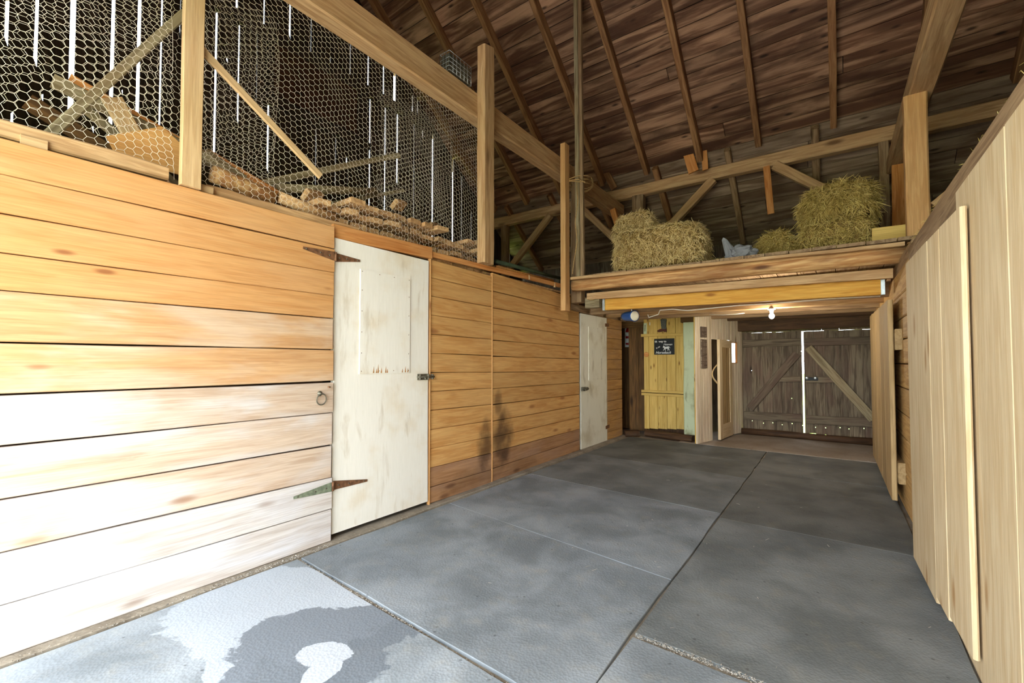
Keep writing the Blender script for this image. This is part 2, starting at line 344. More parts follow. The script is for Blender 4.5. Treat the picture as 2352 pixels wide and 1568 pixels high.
o = mesh('floor', [(XL, YF, -0.018), (XR, YF, -0.018), (XR, YB, -0.018), (XL, YB, -0.018), (XL, YF, -0.2), (XR, YF, -0.2), (XR, YB, -0.2), (XL, YB, -0.2)],
         [(0, 1, 2, 3), (7, 6, 5, 4), (0, 4, 5, 1), (1, 5, 6, 2), (2, 6, 7, 3), (3, 7, 4, 0)], 'dirt')
tag(o, 'packed earth barn floor showing between the rubber mats and the walls', kind='structure')
box('floor_slab', (-1.9, 6.86, -0.1), (0.46, 8.27, 0.0), 'plankfloor', o)
M['bounce_pale'] = ground('pale_bounce_slab', (196, 192, 184), (216, 212, 204), (180, 174, 164), 2.5)
box('floor_bounce', (-2.70, YF, -0.1), (0.42, -0.06, -0.002), 'bounce_pale', o)  # unseen pale slab added to bounce daylight onto walls and roof
o2 = mesh('ground', [(-60, -60, -0.22), (60, -60, -0.22), (60, 60, -0.22), (-60, 60, -0.22)], [(0, 1, 2, 3)], 'grass'); tag(o2, 'green grass outside the far barn doors', kind='structure')
o2 = box('yard', (-9, -14, -0.21), (7, YF - 0.02, -0.1), 'gravel'); tag(o2, 'pale gravel yard outside the open front doorway', kind='structure')

# rubber mats
def mat_quad(pts, mat, label):
    t = 0.018; c = sum((Vector((x, y, 0)) for x, y in pts), Vector()) / 4
    n = 6; out = []
    for i in range(4):
        a, b_ = Vector(pts[i]), Vector(pts[(i + 1) % 4])
        for k in range(n): 
            p = a.lerp(b_, k / n)
            if k: p += Vector((R.uniform(-.006, .006), R.uniform(-.006, .006)))
            out.append(p)
    N = len(out); bot = [(p.x - c.x, p.y - c.y, -0.02) for p in out]; mid = [(p.x - c.x, p.y - c.y, t - 0.02 - 0.002) for p in out]
    top = [((p.x - c.x) * 0.9975, (p.y - c.y) * 0.9975, t - 0.02) for p in out]
    fs = [(q, (q + 1) % N, N + (q + 1) % N, N + q) for q in range(N)] + [(N + q, N + (q + 1) % N, 2 * N + (q + 1) % N, 2 * N + q) for q in range(N)] + [tuple(range(2 * N, 3 * N))]
    m = mesh('rubber_mat', bot + mid + top, fs, mat, None, Matrix.Translation(c))
    tag(m, label, 'floor mat', 'rubber floor mats in the aisle')
g = 0.003
lys = [(0.05, -0.05), (1.475, 1.365), (2.775, 2.525), (4.005, 3.845), (5.30, 5.16), (6.08, 6.0), (6.88, 6.84)]
lab = ['grey rubber mat with a half dried spill, nearest the bright plank wall', 'plain grey rubber mat in front of the near white door', 'grey rubber mat beside the dark rubbed patch on the plank wall',
       'grey rubber mat just short of the far white door', 'shade-toned rubber mat in front of the far white door', 'narrow shade-toned mat before the yellow plank panel with the boot']
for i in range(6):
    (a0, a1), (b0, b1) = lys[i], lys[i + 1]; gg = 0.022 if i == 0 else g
    mat_quad([(-2.665, a0 + g), (-0.747, a1 + g), (-0.747, b1 - gg), (-2.665, b0 - gg)], 'rubber_wet' if i == 0 else ('rubber' if i < 3 else 'rubber_half_shade' if i == 3 else 'rubber_shade'), lab[i])
rys = [-0.1, 1.915, 3.74, 5.58, 6.84]
lab = ['grey rubber mat at the bottom right, nearest the camera', 'rubber mat beside the pale leaning board panel', 'rubber mat beside the squared plank wall', 'shade-toned rubber mat beside the far brown door leaf']
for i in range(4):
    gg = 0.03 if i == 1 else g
    mat_quad([(-0.733, rys[i] + gg), (0.425, rys[i] + gg - 0.03), (0.425, rys[i + 1] - g - 0.03), (-0.733, rys[i + 1] - g)], ('rubber', 'rubber_half_shade', 'rubber_shade', 'rubber_shade')[i], lab[i])

# ---- left aisle wall: horizontal boards, each a part
wl = empty('wall_left', (-2.78, 0, 0), 'left aisle wall of horizontal orange pine boards', kind='structure')
zs = [2.116, 1.966, 1.805, 1.645, 1.489, 1.278, 1.064, 0.857, 0.640, 0.426, 0.213, 0.002]
tl = [0.007, -0.002, 0, .002, .006, .007, -.004, .001, -.004, -.004, -.001, -.002]
mats = ['pine'] * 4 + ['pine_mid', 'pine_mid', 'pine_pale', 'pine_pale', 'pine_pale', 'pine_grey', 'pine_grey']  # board tones step paler and greyer towards the floor
for i in range(11):
    gap = (0.004, 0.004, 0.004, 0.005, 0.005, 0.008, 0.009, 0.008, 0.007, 0.007, 0.005)[i]
    za, zb = zs[i], zs[i + 1]; zm = (za + zb) / 2
    plank('plank', (-2.755, -0.95, zm - tl[i] * 0.3), (-2.755, 1.722 + R.uniform(-.006, .004), zm + tl[i] * 0.5), za - zb - gap, 0.03, (0, 0, 1), mats[i], wl, segs=5, wob=0.0022)
# dark backing of the stall behind the gaps
box('stall_backing', (-2.86, -0.95, 0.0), (-2.83, 1.70, 2.1), 'sill', wl)
# header and boards beyond the first door
plank('header_board', (-2.785, 1.735, 2.098), (-2.785, 2.66, 2.128), 0.10, 0.03, (0, 0, 1), 'orange', wl, segs=3, wob=0.002)
plank('header_board', (-2.80, 2.63, 2.125), (-2.80, 4.9, 2.165), 0.05, 0.03, (0, 0, 1), 'orange', wl, segs=3, wob=0.003)
zb_ = [2.07, 1.914, 1.757, 1.594, 1.430, 1.267, 1.103, 0.942, 0.781, 0.619, 0.458, 0.297, 0.134, 0.0]
for i in range(13):
    zm = (zb_[i] + zb_[i + 1]) / 2
    m_ = 'pine_b' if i < 11 else 'pine_b_low'
    plank('plank', (-2.79, 2.645, zm + 0.004), (-2.79, 3.487, zm - 0.008), zb_[i] - zb_[i + 1] - 0.004, 0.03, (0, 0, 1), m_, wl, segs=2, wob=0.0015)
zc_ = [2.10, 1.911, 1.742, 1.578, 1.415, 1.254, 1.091, 0.928, 0.767, 0.601, 0.440, 0.296, 0.130, 0.0]
zc2 = [2.05, 1.885, 1.723, 1.554, 1.398, 1.235, 1.072, 0.911, 0.755, 0.599, 0.441, 0.284, 0.138, 0.0]
for i in range(13):
    a, b_ = (zc_[i] + zc_[i + 1]) / 2, (zc2[i] + zc2[i + 1]) / 2
    plank('plank', (-2.79, 3.50, a), (-2.825, 5.44, b_), zc_[i] - zc_[i + 1] - 0.005, 0.03, (0, 0, 1), 'pine_b' if i < 11 else 'pine_b_low', wl, segs=3, wob=0.002, w2=zc2[i] - zc2[i + 1] - 0.005)
plank('corner_strip', (-2.782, 3.492, 0), (-2.782, 3.492, 2.08), 0.012, 0.026, (0, 1, 0), 'pine', wl)
plank('jamb_strip', (-2.778, 2.638, 0), (-2.778, 2.638, 2.075), 0.016, 0.03, (0, 1, 0), 'pine', wl)
zd_ = [1.872, 1.715, 1.56, 1.397, 1.234, 1.078, 0.915, 0.76, 0.591, 0.441, 0.28, 0.119, 0.0]
for i in range(12):
    zm = (zd_[i] + zd_[i + 1]) / 2
    plank('plank', (-2.83, 6.385, zm), (-2.83, 6.96, zm), zd_[i] - zd_[i + 1] - 0.004, 0.03, (0, 0, 1), 'pine_d', wl, wob=0.001)
plank('header_board', (-2.83, 5.2, 1.93), (-2.83, 7.1, 1.91), 0.10, 0.06, (0, 0, 1), 'greybeam', wl, segs=4, wob=0.006)
box('stall_backing', (-2.90, 2.62, 0.0), (-2.87, 6.95, 2.05), 'sill', wl)
plank('base_sill', (-2.72, 0.0, -0.012), (-2.79, 7.0, -0.012), 0.10, 0.03, (1, 0, 0), 'dirt', wl, segs=10, wob=0.012)
# iron ring on the near panel
rg = tube('pull_ring', [(-2.722 + 0.004 * math.sin(a), 1.631 + 0.033 * math.cos(a), 0.952 + 0.036 * math.sin(a)) for a in [i * math.pi / 10 for i in range(21)]], 0.004, 'dullsteel', wl, n=6)
lathe('ring_plate', [(0.017, 0), (0.017, 0.004), (0.009, 0.008), (0.006, 0.02)], 'dullsteel', wl, Matrix.Translation((-2.74, 1.628, 0.99)) @ Matrix.Rotation(math.pi / 2, 4, 'Y'), 12)
tube('nail', [(-2.742, 1.69, 1.03), (-2.725, 1.69, 1.03)], 0.006, 'iron', wl, 6)

def strap(parent, x, y0, z0, y1, z1, w0, w1, mat):
    """tapering strap-hinge leaf with three screw heads"""
    p = plank('hinge_leaf', (x, y0, z0), (x, y1, z1), w0, 0.004, (0, 0, 1), mat, parent, ch=0.001, w2=w1)
    for k in (0.15, 0.45, 0.9):
        lathe('screw', [(0.006, 0), (0.005, 0.003)], 'dullsteel', p, Matrix.Translation((x + 0.002, y0 + (y1 - y0) * k, z0 + (z1 - z0) * k)) @ Matrix.Rotation(math.pi / 2, 4, 'Y'), 8)
    return p
strap(wl, -2.737, 1.718, 1.915, 1.50, 1.928, 0.062, 0.016, 'iron')
strap(wl, -2.737, 1.718, 0.362, 1.462, 0.352, 0.062, 0.016, 'irongreen')

# ---- white doors in the left wall
def white_door(name, x, y0, y1, z0, z1, panel, label, mat):
    d = empty(name, (x, (y0 + y1) / 2, z0), label, kind='structure')
    plank('door_slab', (x - 0.018, (y0 + y1) / 2, z0), (x - 0.018, (y0 + y1) / 2, z1), y1 - y0, 0.036, (0, 1, 0), mat, d, segs=4, wob=0.003)
    py0, py1, pz0, pz1 = panel
    pn = plank('window_board', (x + 0.001, (py0 + py1) / 2, pz0), (x + 0.001, (py0 + py1) / 2, pz1), py1 - py0, 0.013, (0, 1, 0), mat, d, ch=0.002)
    for (yy, zz) in [(py0 + .015 + (py1 - py0 - .03) * a, z) for a in (0, .35, .66, 1) for z in (pz1 - .015, pz0 + .02)] + [(yy, pz0 + (pz1 - pz0) * k) for yy in (py0 + .015, py1 - .015) for k in (.2, .4, .6, .8)]:
        lathe('nail', [(0.0034, 0), (0.003, 0.002)], 'iron', pn, Matrix.Translation((x + 0.0075, yy, zz)) @ Matrix.Rotation(math.pi / 2, 4, 'Y'), 6)
    return d, pn
d1, pn = white_door('door_1', -2.762, 1.738, 2.618, 0.035, 2.05, (1.94, 2.408, 1.11, 1.868), 'near white painted stall door with a boarded window and rust streaks', 'whitedoor')
for k, (yy, h) in enumerate(((2.06, .05), (2.085, .035), (2.10, .065), (2.13, .04), (2.17, .05), (2.185, .03), (2.33, .03), (2.36, .05), (2.385, .035))):
    prism('rust_streak', [(-0.006, 0), (0.006, 0), (0.002, h)], 0.0008, 'rust', pn, Matrix.Translation((-2.7545, yy, 1.115)) @ Matrix(((0, 0, 1, 0), (1, 0, 0, 0), (0, 1, 0, 0), (0, 0, 0, 1))))
strap(d1, -2.758, 1.742, 1.915, 1.936, 1.926, 0.062, 0.016, 'iron'); strap(d1, -2.758, 1.742, 0.362, 2.016, 0.338, 0.062, 0.016, 'iron')
tube('knuckle', [(-2.74, 1.732, 1.885), (-2.74, 1.732, 1.945)], 0.009, 'iron', d1, 8); tube('knuckle', [(-2.74, 1.732, 0.332), (-2.74, 1.732, 0.392)], 0.009, 'iron', d1, 8)
def latch(parent, x, y, z, s=1.0):
    p = plank('latch', (x, y - 0.075 * s, z), (x, y + 0.045 * s, z), 0.05 * s, 0.006, (0, 0, 1), 'dullsteel', parent, ch=0.001)
    tube('bolt', [(x + 0.012, y - 0.085 * s, z), (x + 0.012, y + 0.10 * s, z)], 0.009 * s, 'dullsteel', p, 8)
    tube('bolt_knob', [(x + 0.012, y - 0.01, z), (x + 0.03, y - 0.01, z - 0.02 * s)], 0.008 * s, 'dullsteel', p, 6)
    for k in (-0.06, 0.03): plank('bolt_guide', (x + 0.01, y + k * s, z - 0.022 * s), (x + 0.01, y + k * s, z + 0.022 * s), 0.014 * s, 0.022, (0, 1, 0), 'dullsteel', p, ch=0.003)
    plank('keeper', (x + 0.004, y + 0.085 * s, z - 0.02), (x + 0.004, y + 0.085 * s, z + 0.02), 0.02 * s, 0.024, (0, 1, 0), 'dullsteel', p, ch=0.003)
latch(d1, -2.756, 2.565, 1.073, 1.0)
d2, pn2 = white_door('door_2', -2.815, 5.50, 6.365, 0.0, 1.865, (5.735, 6.185, 0.93, 1.70), 'far grimy white stall door under the hayloft', 'whitedoor2')
latch(d2, -2.808, 5.585, 0.82, 1.1)
for z in (1.755, 0.20): plank('hinge_leaf', (-2.81, 6.30, z), (-2.81, 6.43, z + 0.01), 0.05, 0.006, (0, 0, 1), 'iron', d2, ch=0.001)

# ---- gable wall of upright boards with daylight showing in the joints
wg = empty('wall_gable', (XL, 3.5, 0), 'dark gable wall of upright boards with daylight in the joints', kind='structure')
slits = [(22, 0, 94, 9), (90, 0, 143, 9), (176, 0, 300, 13), (266, 0, 340, 9), (326, 0, 380, 8), (375, 0, 420, 4), (416, 0, 77, 2), (501, 27, 363, 5), (547, 0, 29, 5), (552, 56, 280, 5), (592, 72, 223, 1.5),
         (609, 0, 63, 3), (619, 240, 391, 4), (669, 8, 84, 4), (716, 38, 124, 2), (727, 295, 425, 2), (760, 128, 150, 2), (772, 315, 425, 2), (798, 360, 375, 3), (799, 385, 427, 4), (806, 99, 181, 6.5), (848, 128, 202, 3), (852, 227, 540, 2.6),
         (883, 151, 223, 2.6), (887, 246, 540, 2.8), (910, 168, 241, 6), (915, 261, 421, 3.2), (949, 217, 262, 2.4), (960, 223, 257, 2.4), (952, 283, 620, 6), (972, 297, 316, 2), (996, 309, 600, 3), (1042, 362, 600, 3), (1061, 404, 600, 1.8), (1083, 484, 600, 1.8),
         (1163, 545, 640, 5), (1171, 565, 640, 3), (1196, 596, 640, 2.5), (31, 255, 290, 6), (524, 132, 138, 5), (529, 188, 193, 5), (530, 236, 240, 4), (531, 312, 317, 5), (283, 204, 210, 4), (100, 214, 222, 6), (216, 288, 296, 5)]
items = []
for u, v0, v1, w_ in slits:
    p0 = wx(XL + 0.0, u, v0); p1 = wx(XL, u, v1); ww = wx(XL, u + w_ / 2, v1).y - wx(XL, u - w_ / 2, v1).y
    items.append((p0.y, p0.z + (2.5 if v0 == 0 else 0), p1.z, ww))
joints = sorted(set([YF, YB + 0.1] + [round(i[0], 3) for i in items]))
js = [joints[0]]
for j in joints[1:]:
    while j - js[-1] > 0.30: js.append(js[-1] + R.uniform(0.17, 0.26))
    js.append(j)
byj = {}
for it in items: byj.setdefault(round(it[0], 3), []).append(it)
for a, b_ in zip(js[:-1], js[1:]):
    if b_ - a < 0.004: continue
    zt0, zt1 = roofz(a) + 0.05, roofz(b_) + 0.05
    right = [(b_, 0)]
    for it in sorted(byj.get(round(b_, 3), []), key=lambda q: q[2]):
        zt, zl, ww = it[1], it[2], min(it[3], (b_ - a) * 0.6)
        if zt > zt1: zt = zt1 - 0.05
        right += [(b_, zl - 0.06), (b_ - ww, zl + 0.02), (b_ - ww * R.uniform(.8, 1.1), zt - 0.02), (b_, zt)]
    poly = [(a, 0)] + right + [(b_, zt1), (a, zt0)]
    c0 = (a + b_) / 2
    prism('plank', [(-(z - 3), y - c0) for y, z in poly], 0.025, 'gable', wg, Matrix(((0, 0, 1, XL - 0.025), (0, 1, 0, c0), (-1, 0, 0, 3), (0, 0, 0, 1))))
for z, t_ in ((5.385, 0.15), (7.0 - 0.6, 0.14), (3.05, 0.15), (4.52, 0.10)):
    y0 = max(YF + 0.1, (z - RZ) / -RK + 7.15 if False else YF + 0.1); 
    yy = [y for y in [YF + 0.05 + k * 0.05 for k in range(190)] if y < YB and roofz(y) > z + 0.1]
    if z == 4.52: yy = [2.62, 4.2]
    plank('girt', (XL + 0.03, yy[0], z), (XL + 0.03, yy[-1], z), t_, 0.05, (0, 0, 1), 'gable', wg, segs=4, wob=0.008)
hp = box('hatch_panel', (XL + 0.03, 2.72, 4.62), (XL + 0.07, 3.95, 5.28), 'hatch', wg)
for y in (2.69, 3.98): plank('hatch_frame', (XL + 0.05, y, 4.58), (XL + 0.05, y, 5.3), 0.07, 0.07, (0, 1, 0), 'gable', wg)

# ---- roof: every board and rafter a part
rf = empty('ceiling', (-1, 5.5, 5), 'steep dark roof of long boards on sawn rafters', kind='structure')
sl = math.hypot(1, RK); dirv = Vector((0, -1, RK)) / sl; nrm = Vector((0, RK, 1)) / sl
y = YB + 0.25; i = 0
while y > RIDGE_Y:
    wd = R.uniform(0.17, 0.25); s0 = y; s1 = y - wd / sl
    ym = (s0 + s1) / 2; ctr = Vector((0, ym, roofz(ym))) + nrm * 0.012
    cut = R.uniform(-4.5, 3.5); ends = [XL - 0.2, cut, XR + 0.2] if i % 3 else [XL - 0.2, XR + 0.2]
    for xa, xb in zip(ends[:-1], ends[1:]):
        q = ctr + nrm * R.uniform(-0.004, 0.006)
        plank('roof_board', (xa + 0.004, q.y, q.z), (xb - 0.004, q.y, q.z), wd - R.uniform(0.003, 0.012), 0.022, dirv, 'roof' if ym < 7.05 else 'roof_low', rf, segs=6, wob=0.003, ch=0.0)
    y = s1; i += 1
# front slope, one deck of boards
ys = RIDGE_Y
while ys > YF - 0.02:
    wd = 0.3; ym = ys - wd / sl / 2; ctr = Vector((0, ym, roofz(ym) + 0.012))
    plank('roof_board', (XL - 0.2, ctr.y, ctr.z), (XR + 0.2, ctr.y, ctr.z), wd - 0.002, 0.022, (0, 1, RK), 'roof', rf, ch=0.0); ys -= wd / sl
# weather skin above the boards keeps the sky out
mesh('roof_skin', [(XL - .2, YB + .3, roofz(YB + .3) + .06), (XR + .2, YB + .3, roofz(YB + .3) + .06), (XR + .2, RIDGE_Y, roofz(RIDGE_Y) + .06), (XL - .2, RIDGE_Y, roofz(RIDGE_Y) + .06), (XR + .2, YF - .1, roofz(YF - .1) + .06), (XL - .2, YF - .1, roofz(YF - .1) + .06)], [(0, 1, 2, 3), (3, 2, 4, 5)], 'gable', rf)
dn = Vector((0, 1, -RK)) / sl
for k in range(14):
    x = [-5.5, -4.70, -3.93, -3.14, -2.38, -1.57, -0.80, 0.05, 0.86, 1.65, 2.4, 3.1, 3.8, 4.4][k]
    top = Vector((x, RIDGE_Y, roofz(RIDGE_Y))) - nrm * 0.075; bot = Vector((x, 7.05, roofz(7.05))) - nrm * 0.075
    plank('rafter', top, bot, 0.075, 0.15, (1, 0, 0), 'rafter', rf, segs=5, wob=0.004, ch=0.006)
for x in (-5.2, -4.2, -3.3, -2.25, -1.2, -0.15, 0.9, 1.9, 2.9):
    top = Vector((x, 7.02, roofz(7.02))) - nrm * 0.06; bot = Vector((x, YB, roofz(YB))) - nrm * 0.06
    plank('lower_rafter', top, bot, 0.085, 0.11, (1, 0, 0), 'greybeam' if x > -2 else 'rafter', rf, segs=3, wob=0.006, ch=0.012)

# ---- front wall behind the camera with its open doorway and an upper opening added to let sky light in, right gable
wf = empty('wall_front', (-1, YF, 0), 'front barn wall behind the camera with a tall open doorway', kind='structure')
def sheet(name, x0, x1, z0, z1, y, parent, mat='gable', w=0.25):
    x = x0
    while x < x1 - 0.01:
        e = min(x + w, x1); plank(name, ((x + e) / 2, y, z0), ((x + e) / 2, y, z1), e - x, 0.03, (1, 0, 0), mat, parent, ch=0.0); x = e
sheet('plank', XL, -2.72, 0, roofz(YF) + 0.1, YF, wf); sheet('plank', 0.42, XR, 0, roofz(YF) + 0.1, YF, wf)
plank('lintel', (-2.72, YF, 2.6), (0.42, YF, 2.6), 0.2, 0.1, (0, 0, 1), 'greybeam', wf)
wr = empty('wall_gable_right', (XR, 3.5, 0), 'right gable wall of upright boards beyond the stalls', kind='structure')
yy = YF
while yy < YB:
    e = yy + 0.5; plank('plank', (XR, yy + .25, 0), (XR, yy + .25, min(roofz(max(yy, YF)), roofz(min(e, YB))) + 0.25), 0.498, 0.03, (0, 1, 0), 'gable', wr, ch=0.0); yy = e

# ---- right aisle wall
wR = empty('wall_right', (0.45, 2, 0), 'right aisle wall of upright pale boards under a long plate', kind='structure')
ye = [-0.95, -0.4, 0.2, 0.8, 1.35, 1.95, 2.62, 3.05, 3.6]
for a, b_ in zip(ye[:-1], ye[1:]):
    plank('plank', (0.445, (a + b_) / 2, -0.01), (0.445, (a + b_) / 2, 1.915 if b_ < 2.7 else 1.84), b_ - a - 0.004, 0.028, (0, 1, 0), 'spruce', wR, segs=4, wob=0.002)
box('stall_backing', (0.60, -0.95, 0), (0.63, 4.2, 1.85), 'sill', wR)
zq = [1.95, 1.745, 1.553, 1.381, 1.18, 0.985, 0.772, 0.58, 0.30, 0.0]
for a, b_ in zip(zq[:-1], zq[1:]):
    plank('squared_plank', (0.495, 4.27 + R.uniform(-.012, .012), (a + b_) / 2), (0.495, 7.4, (a + b_) / 2), a - b_ - 0.006, 0.09, (0, 0, 1), 'squared', wR, segs=4, wob=0.003, ch=0.008)
box('stall_backing', (0.60, 4.3, 0), (0.63, 8.3, 2.1), 'sill', wR)
pl = plank('wall_plate', (0.52, -0.95, 1.955), (0.52, 4.27, 1.955), 0.15, 0.14, (0, 0, 1), 'greybeam', wR, segs=8, wob=0.006, ch=0.012)
plank('wall_plate', (0.53, 4.27, 2.02), (0.53, 8.3, 2.02), 0.13, 0.12, (0, 0, 1), 'greybeam', wR, segs=4, wob=0.005, ch=0.01)

dn_ = empty('door_6', (0.39, 3.0, 0.05), 'pale board stall door hung on the right wall, near edge standing off', kind='structure')
ed = [(3.60, 0.362), (2.965, 0.378), (2.72, 0.386), (2.375, 0.398)]
for (ya, xa), (yb, xb) in zip(ed[:-1], ed[1:]):
    zb0 = 0.01 + (3.6 - (ya + yb) / 2) * 0.075; m0 = Vector(((xa + xb) / 2 + 0.014, (ya + yb) / 2, zb0)); m1 = m0.copy(); m1.z = 1.795
    plank('plank', m0, m1, math.hypot(ya - yb, xa - xb) - 0.003, 0.020, (xb - xa, yb - ya, 0), 'spruce', dn_, segs=3, wob=0.0025, ch=0.006)
for z in (0.4, 1.45): plank('ledge', (0.415, 3.55, z), (0.425, 2.5, z), 0.12, 0.022, (0, 0, 1), 'spruce', dn_)

df = empty('door_7', (0.39, 5.9, 0.05), 'brown plank door leaf standing open against the far right wall', kind='structure')
yv = [4.78, 5.22, 5.62, 6.1, 6.55, 7.0]
for i, (a, b_) in enumerate(zip(yv[:-1], yv[1:])):
    plank('plank', (0.385, (a + b_) / 2, 0.07), (0.385, (a + b_) / 2, 1.71 + 0.01 * i), b_ - a - 0.008, 0.035, (0, 1, 0), 'spruce_old', df, segs=3, wob=0.003, ch=0.006)
for z in (0.30, 1.38): plank('hinge_block', (0.43, 4.74, z), (0.43, 5.3, z), 0.17, 0.05, (0, 0, 1), 'spruce_old', df, ch=0.006)

# ---- hayloft over the far end of the aisle
hl = empty('hayloft_floor', (-1.1, 5.1, 2.2), 'hayloft platform of planks on joists above the far aisle', kind='structure')
x = -2.74
while x < 0.72:
    w_ = R.uniform(0.17, 0.23); plank('plank', (x + w_ / 2, 4.96 + R.uniform(-.015, .015), 2.255 - 0.015 * (x + 2.7) / 3.2), (x + w_ / 2, YB, 2.255), w_ - 0.006, 0.03, (1, 0, 0), 'greybeam', hl, ch=0.003); x += w_
plank('edge_board', (-2.66, 4.95, 2.243), (0.50, 4.95, 2.19), 0.035, 0.05, (0, 0, 1), 'tan', hl, segs=8, wob=0.004)
# live-edge front log
pts = [Vector((-2.68 + 3.22 * k / 12, 5.04 + R.uniform(-.006, .006), 2.165 - 0.045 * k / 12 + R.uniform(-.006, .006))) for k in range(13)]
lg = tube('front_log', [(p.x, p.y, p.z) for p in pts], 0.078, 'log', hl, n=12, jit=0.05)
lg.data.transform(Matrix.Diagonal((1, 0.9, 1, 1)))
plank('trimmer_board', (-2.55, 5.18, 2.035), (0.44, 5.18, 1.985), 0.085, 0.05, (0, 0, 1), 'tan', hl, segs=5, wob=0.003)
plank('header_beam', (-2.345, 5.28, 1.925), (0.372, 5.28, 1.885), 0.145, 0.045, (0, 0, 1), 'yellow', hl, segs=3, wob=0.001)
for xx, zz in ((-2.36, 1.925), (0.375, 1.885)):
    plank('joist_hanger', (xx, 5.275, zz - 0.075), (xx, 5.275, zz + 0.075), 0.03, 0.065, (1, 0, 0), 'steel', hl, ch=0.001)
plank('blocking', (-2.60, 5.25, 1.955), (-2.40, 5.25, 1.955), 0.13, 0.09, (0, 0, 1), 'pole', hl)
for k, y in enumerate((5.72, 6.25, 6.80, 7.35, 7.85)):
    plank('joist', (-2.75 if y < 7.2 else -2.75, y, 1.935), (0.5, y, 1.915), 0.15, 0.075, (0, 0, 1), ('greybeam', 'tan', 'greybeam', 'greybeam', 'sill')[k], hl, segs=4, wob=0.004, ch=0.008)
plank('joist', (-2.75, 8.22, 1.80), (0.5, 8.22, 1.80), 0.2, 0.1, (0, 0, 1), 'sill', hl, segs=4, wob=0.004, ch=0.01)

# ceiling over the left stalls (carries the stacked lumber)
so = empty('stall_ceiling', (-4.2, 3, 2.1), 'board ceiling over the left stalls under the stacked lumber', kind='structure')
for k in range(31):
    y = -0.9 + 0.3 * k; plank('plank', (XL + 0.03, y + .145, 2.10), (-2.85, y + .145, 2.10), 0.29, 0.025, (0, 1, 0), 'lumber', so, ch=0)

# ---- back wall and the double barn doors
wb = empty('wall_back', (-1, YB, 0), 'weathered back wall boards around the double barn doors', kind='structure')
def back(x0, x1, z0, z1):
    x = x0
    while x < x1 - 0.01:
        e = min(x + 0.22, x1); plank('plank', ((x + e) / 2, YB + 0.05, z0), ((x + e) / 2, YB + 0.05, z1), e - x - 0.001, 0.03, (1, 0, 0), 'doorold', wb, ch=0); x = e
zt = roofz(YB) + 0.02
back(XL, -1.60, -0.05, zt); back(-1.60, -1.30, -0.05, 1.05); back(-1.60, -1.30, 1.75, zt); back(-1.30, -1.243, -0.05, zt); back(-1.245, 0.475, 1.68, zt); back(0.475, XR, -0.05, zt)
def barn_door(name, x0, x1, label, brace, n=6):
    d = empty(name, ((x0 + x1) / 2, YB, 0.1), label, kind='structure'); xs = [x0 + (x1 - x0) * k / n + (R.uniform(-.02, .02) if 0 < k < n else 0) for k in range(n + 1)]
    for k in range(n):
        a, b_ = xs[k], xs[k + 1] + 0.002; c0 = (a + b_) / 2
        zb0 = R.uniform(0.055, 0.085); poly = [(a, zb0), (b_, zb0 + R.uniform(-.02, .02))]
        for zh, s_ in ((0.20 + R.uniform(-.02, .02), 0.013), (R.uniform(.5, 1.4), 0.010 if R.random() < .4 else 0)):
            if s_: poly += [(b_, zh - s_ * .7), (b_ - s_, zh - s_ * .4), (b_ - s_, zh + s_ * .4), (b_, zh + s_ * .7)]
        poly += [(b_, 1.677 + R.uniform(-.004, .002)), (a, 1.677 + R.uniform(-.004, .002))]
        prism('plank', [(z - 0.8, -(xx - c0)) for xx, z in poly], 0.025, 'doorold', d, Matrix(((0, -1, 0, c0), (0, 0, 1, YB), (1, 0, 0, 0.8), (0, 0, 0, 1))) @ Matrix.Diagonal((1, 1, -1, 1)) if False else Matrix(((0, -1, 0, c0), (0, 0, -1, YB + 0.025), (1, 0, 0, 0.8), (0, 0, 0, 1))))
    for z, h in ((1.50, 0.12), (0.92, 0.10), (0.30, 0.13)):
        xa, xb = x0 + 0.01, x1 - 0.01
        if h == 0.10: xa, xb = ((x0 + x1) / 2, x1 - .02) if brace < 0 else (x0 + .02, (x0 + x1) / 2)
        plank('rail', (xa, YB - 0.018, z), (xb, YB - 0.018, z + 0.01), h, 0.03, (0, 0, 1), 'doorold', d, segs=3, wob=0.004)
    if brace < 0: a, b_ = (x0 + 0.10, YB - 0.03, 0.42), (x1 - 0.06, YB - 0.03, 1.33)
    else: a, b_ = (x0 + 0.06, YB - 0.05, 1.42), (x1 - 0.02, YB - 0.05, 0.36)
    plank('brace', a, b_, 0.115, 0.028, (0, 0, 1), 'doorold' if brace < 0 else 'pole', d, segs=2, wob=0.003)
    return d
bd = barn_door('door_3', -1.242, -0.408, 'left leaf of the weathered double barn doors at the far end', -1)
bd2 = barn_door('door_4', -0.380, 0.472, 'right leaf of the weathered barn doors with the pale diagonal brace', 1)
plank('latch_plate', (-0.37, YB - 0.04, 0.93), (-0.20, YB - 0.04, 0.93), 0.05, 0.012, (0, 0, 1), 'black', bd2)
for x in (-0.345, -0.235): lathe('latch_knob', [(0.022, 0), (0.024, 0.008), (0.012, 0.014)], 'steel', bd2, Matrix.Translation((x, YB - 0.046, 0.945)) @ Matrix.Rotation(math.pi / 2, 4, 'X'), 12)
sl_ = tube('sill_log', [(-1.26, 8.26, 0.045), (-0.7, 8.25, 0.05), (-0.1, 8.22, 0.045), (0.47, 8.2, 0.05)], 0.055, 'sill', None, n=10, jit=0.06)
tag(sl_, 'dark timber sill lying across the foot of the barn doors', 'timber')

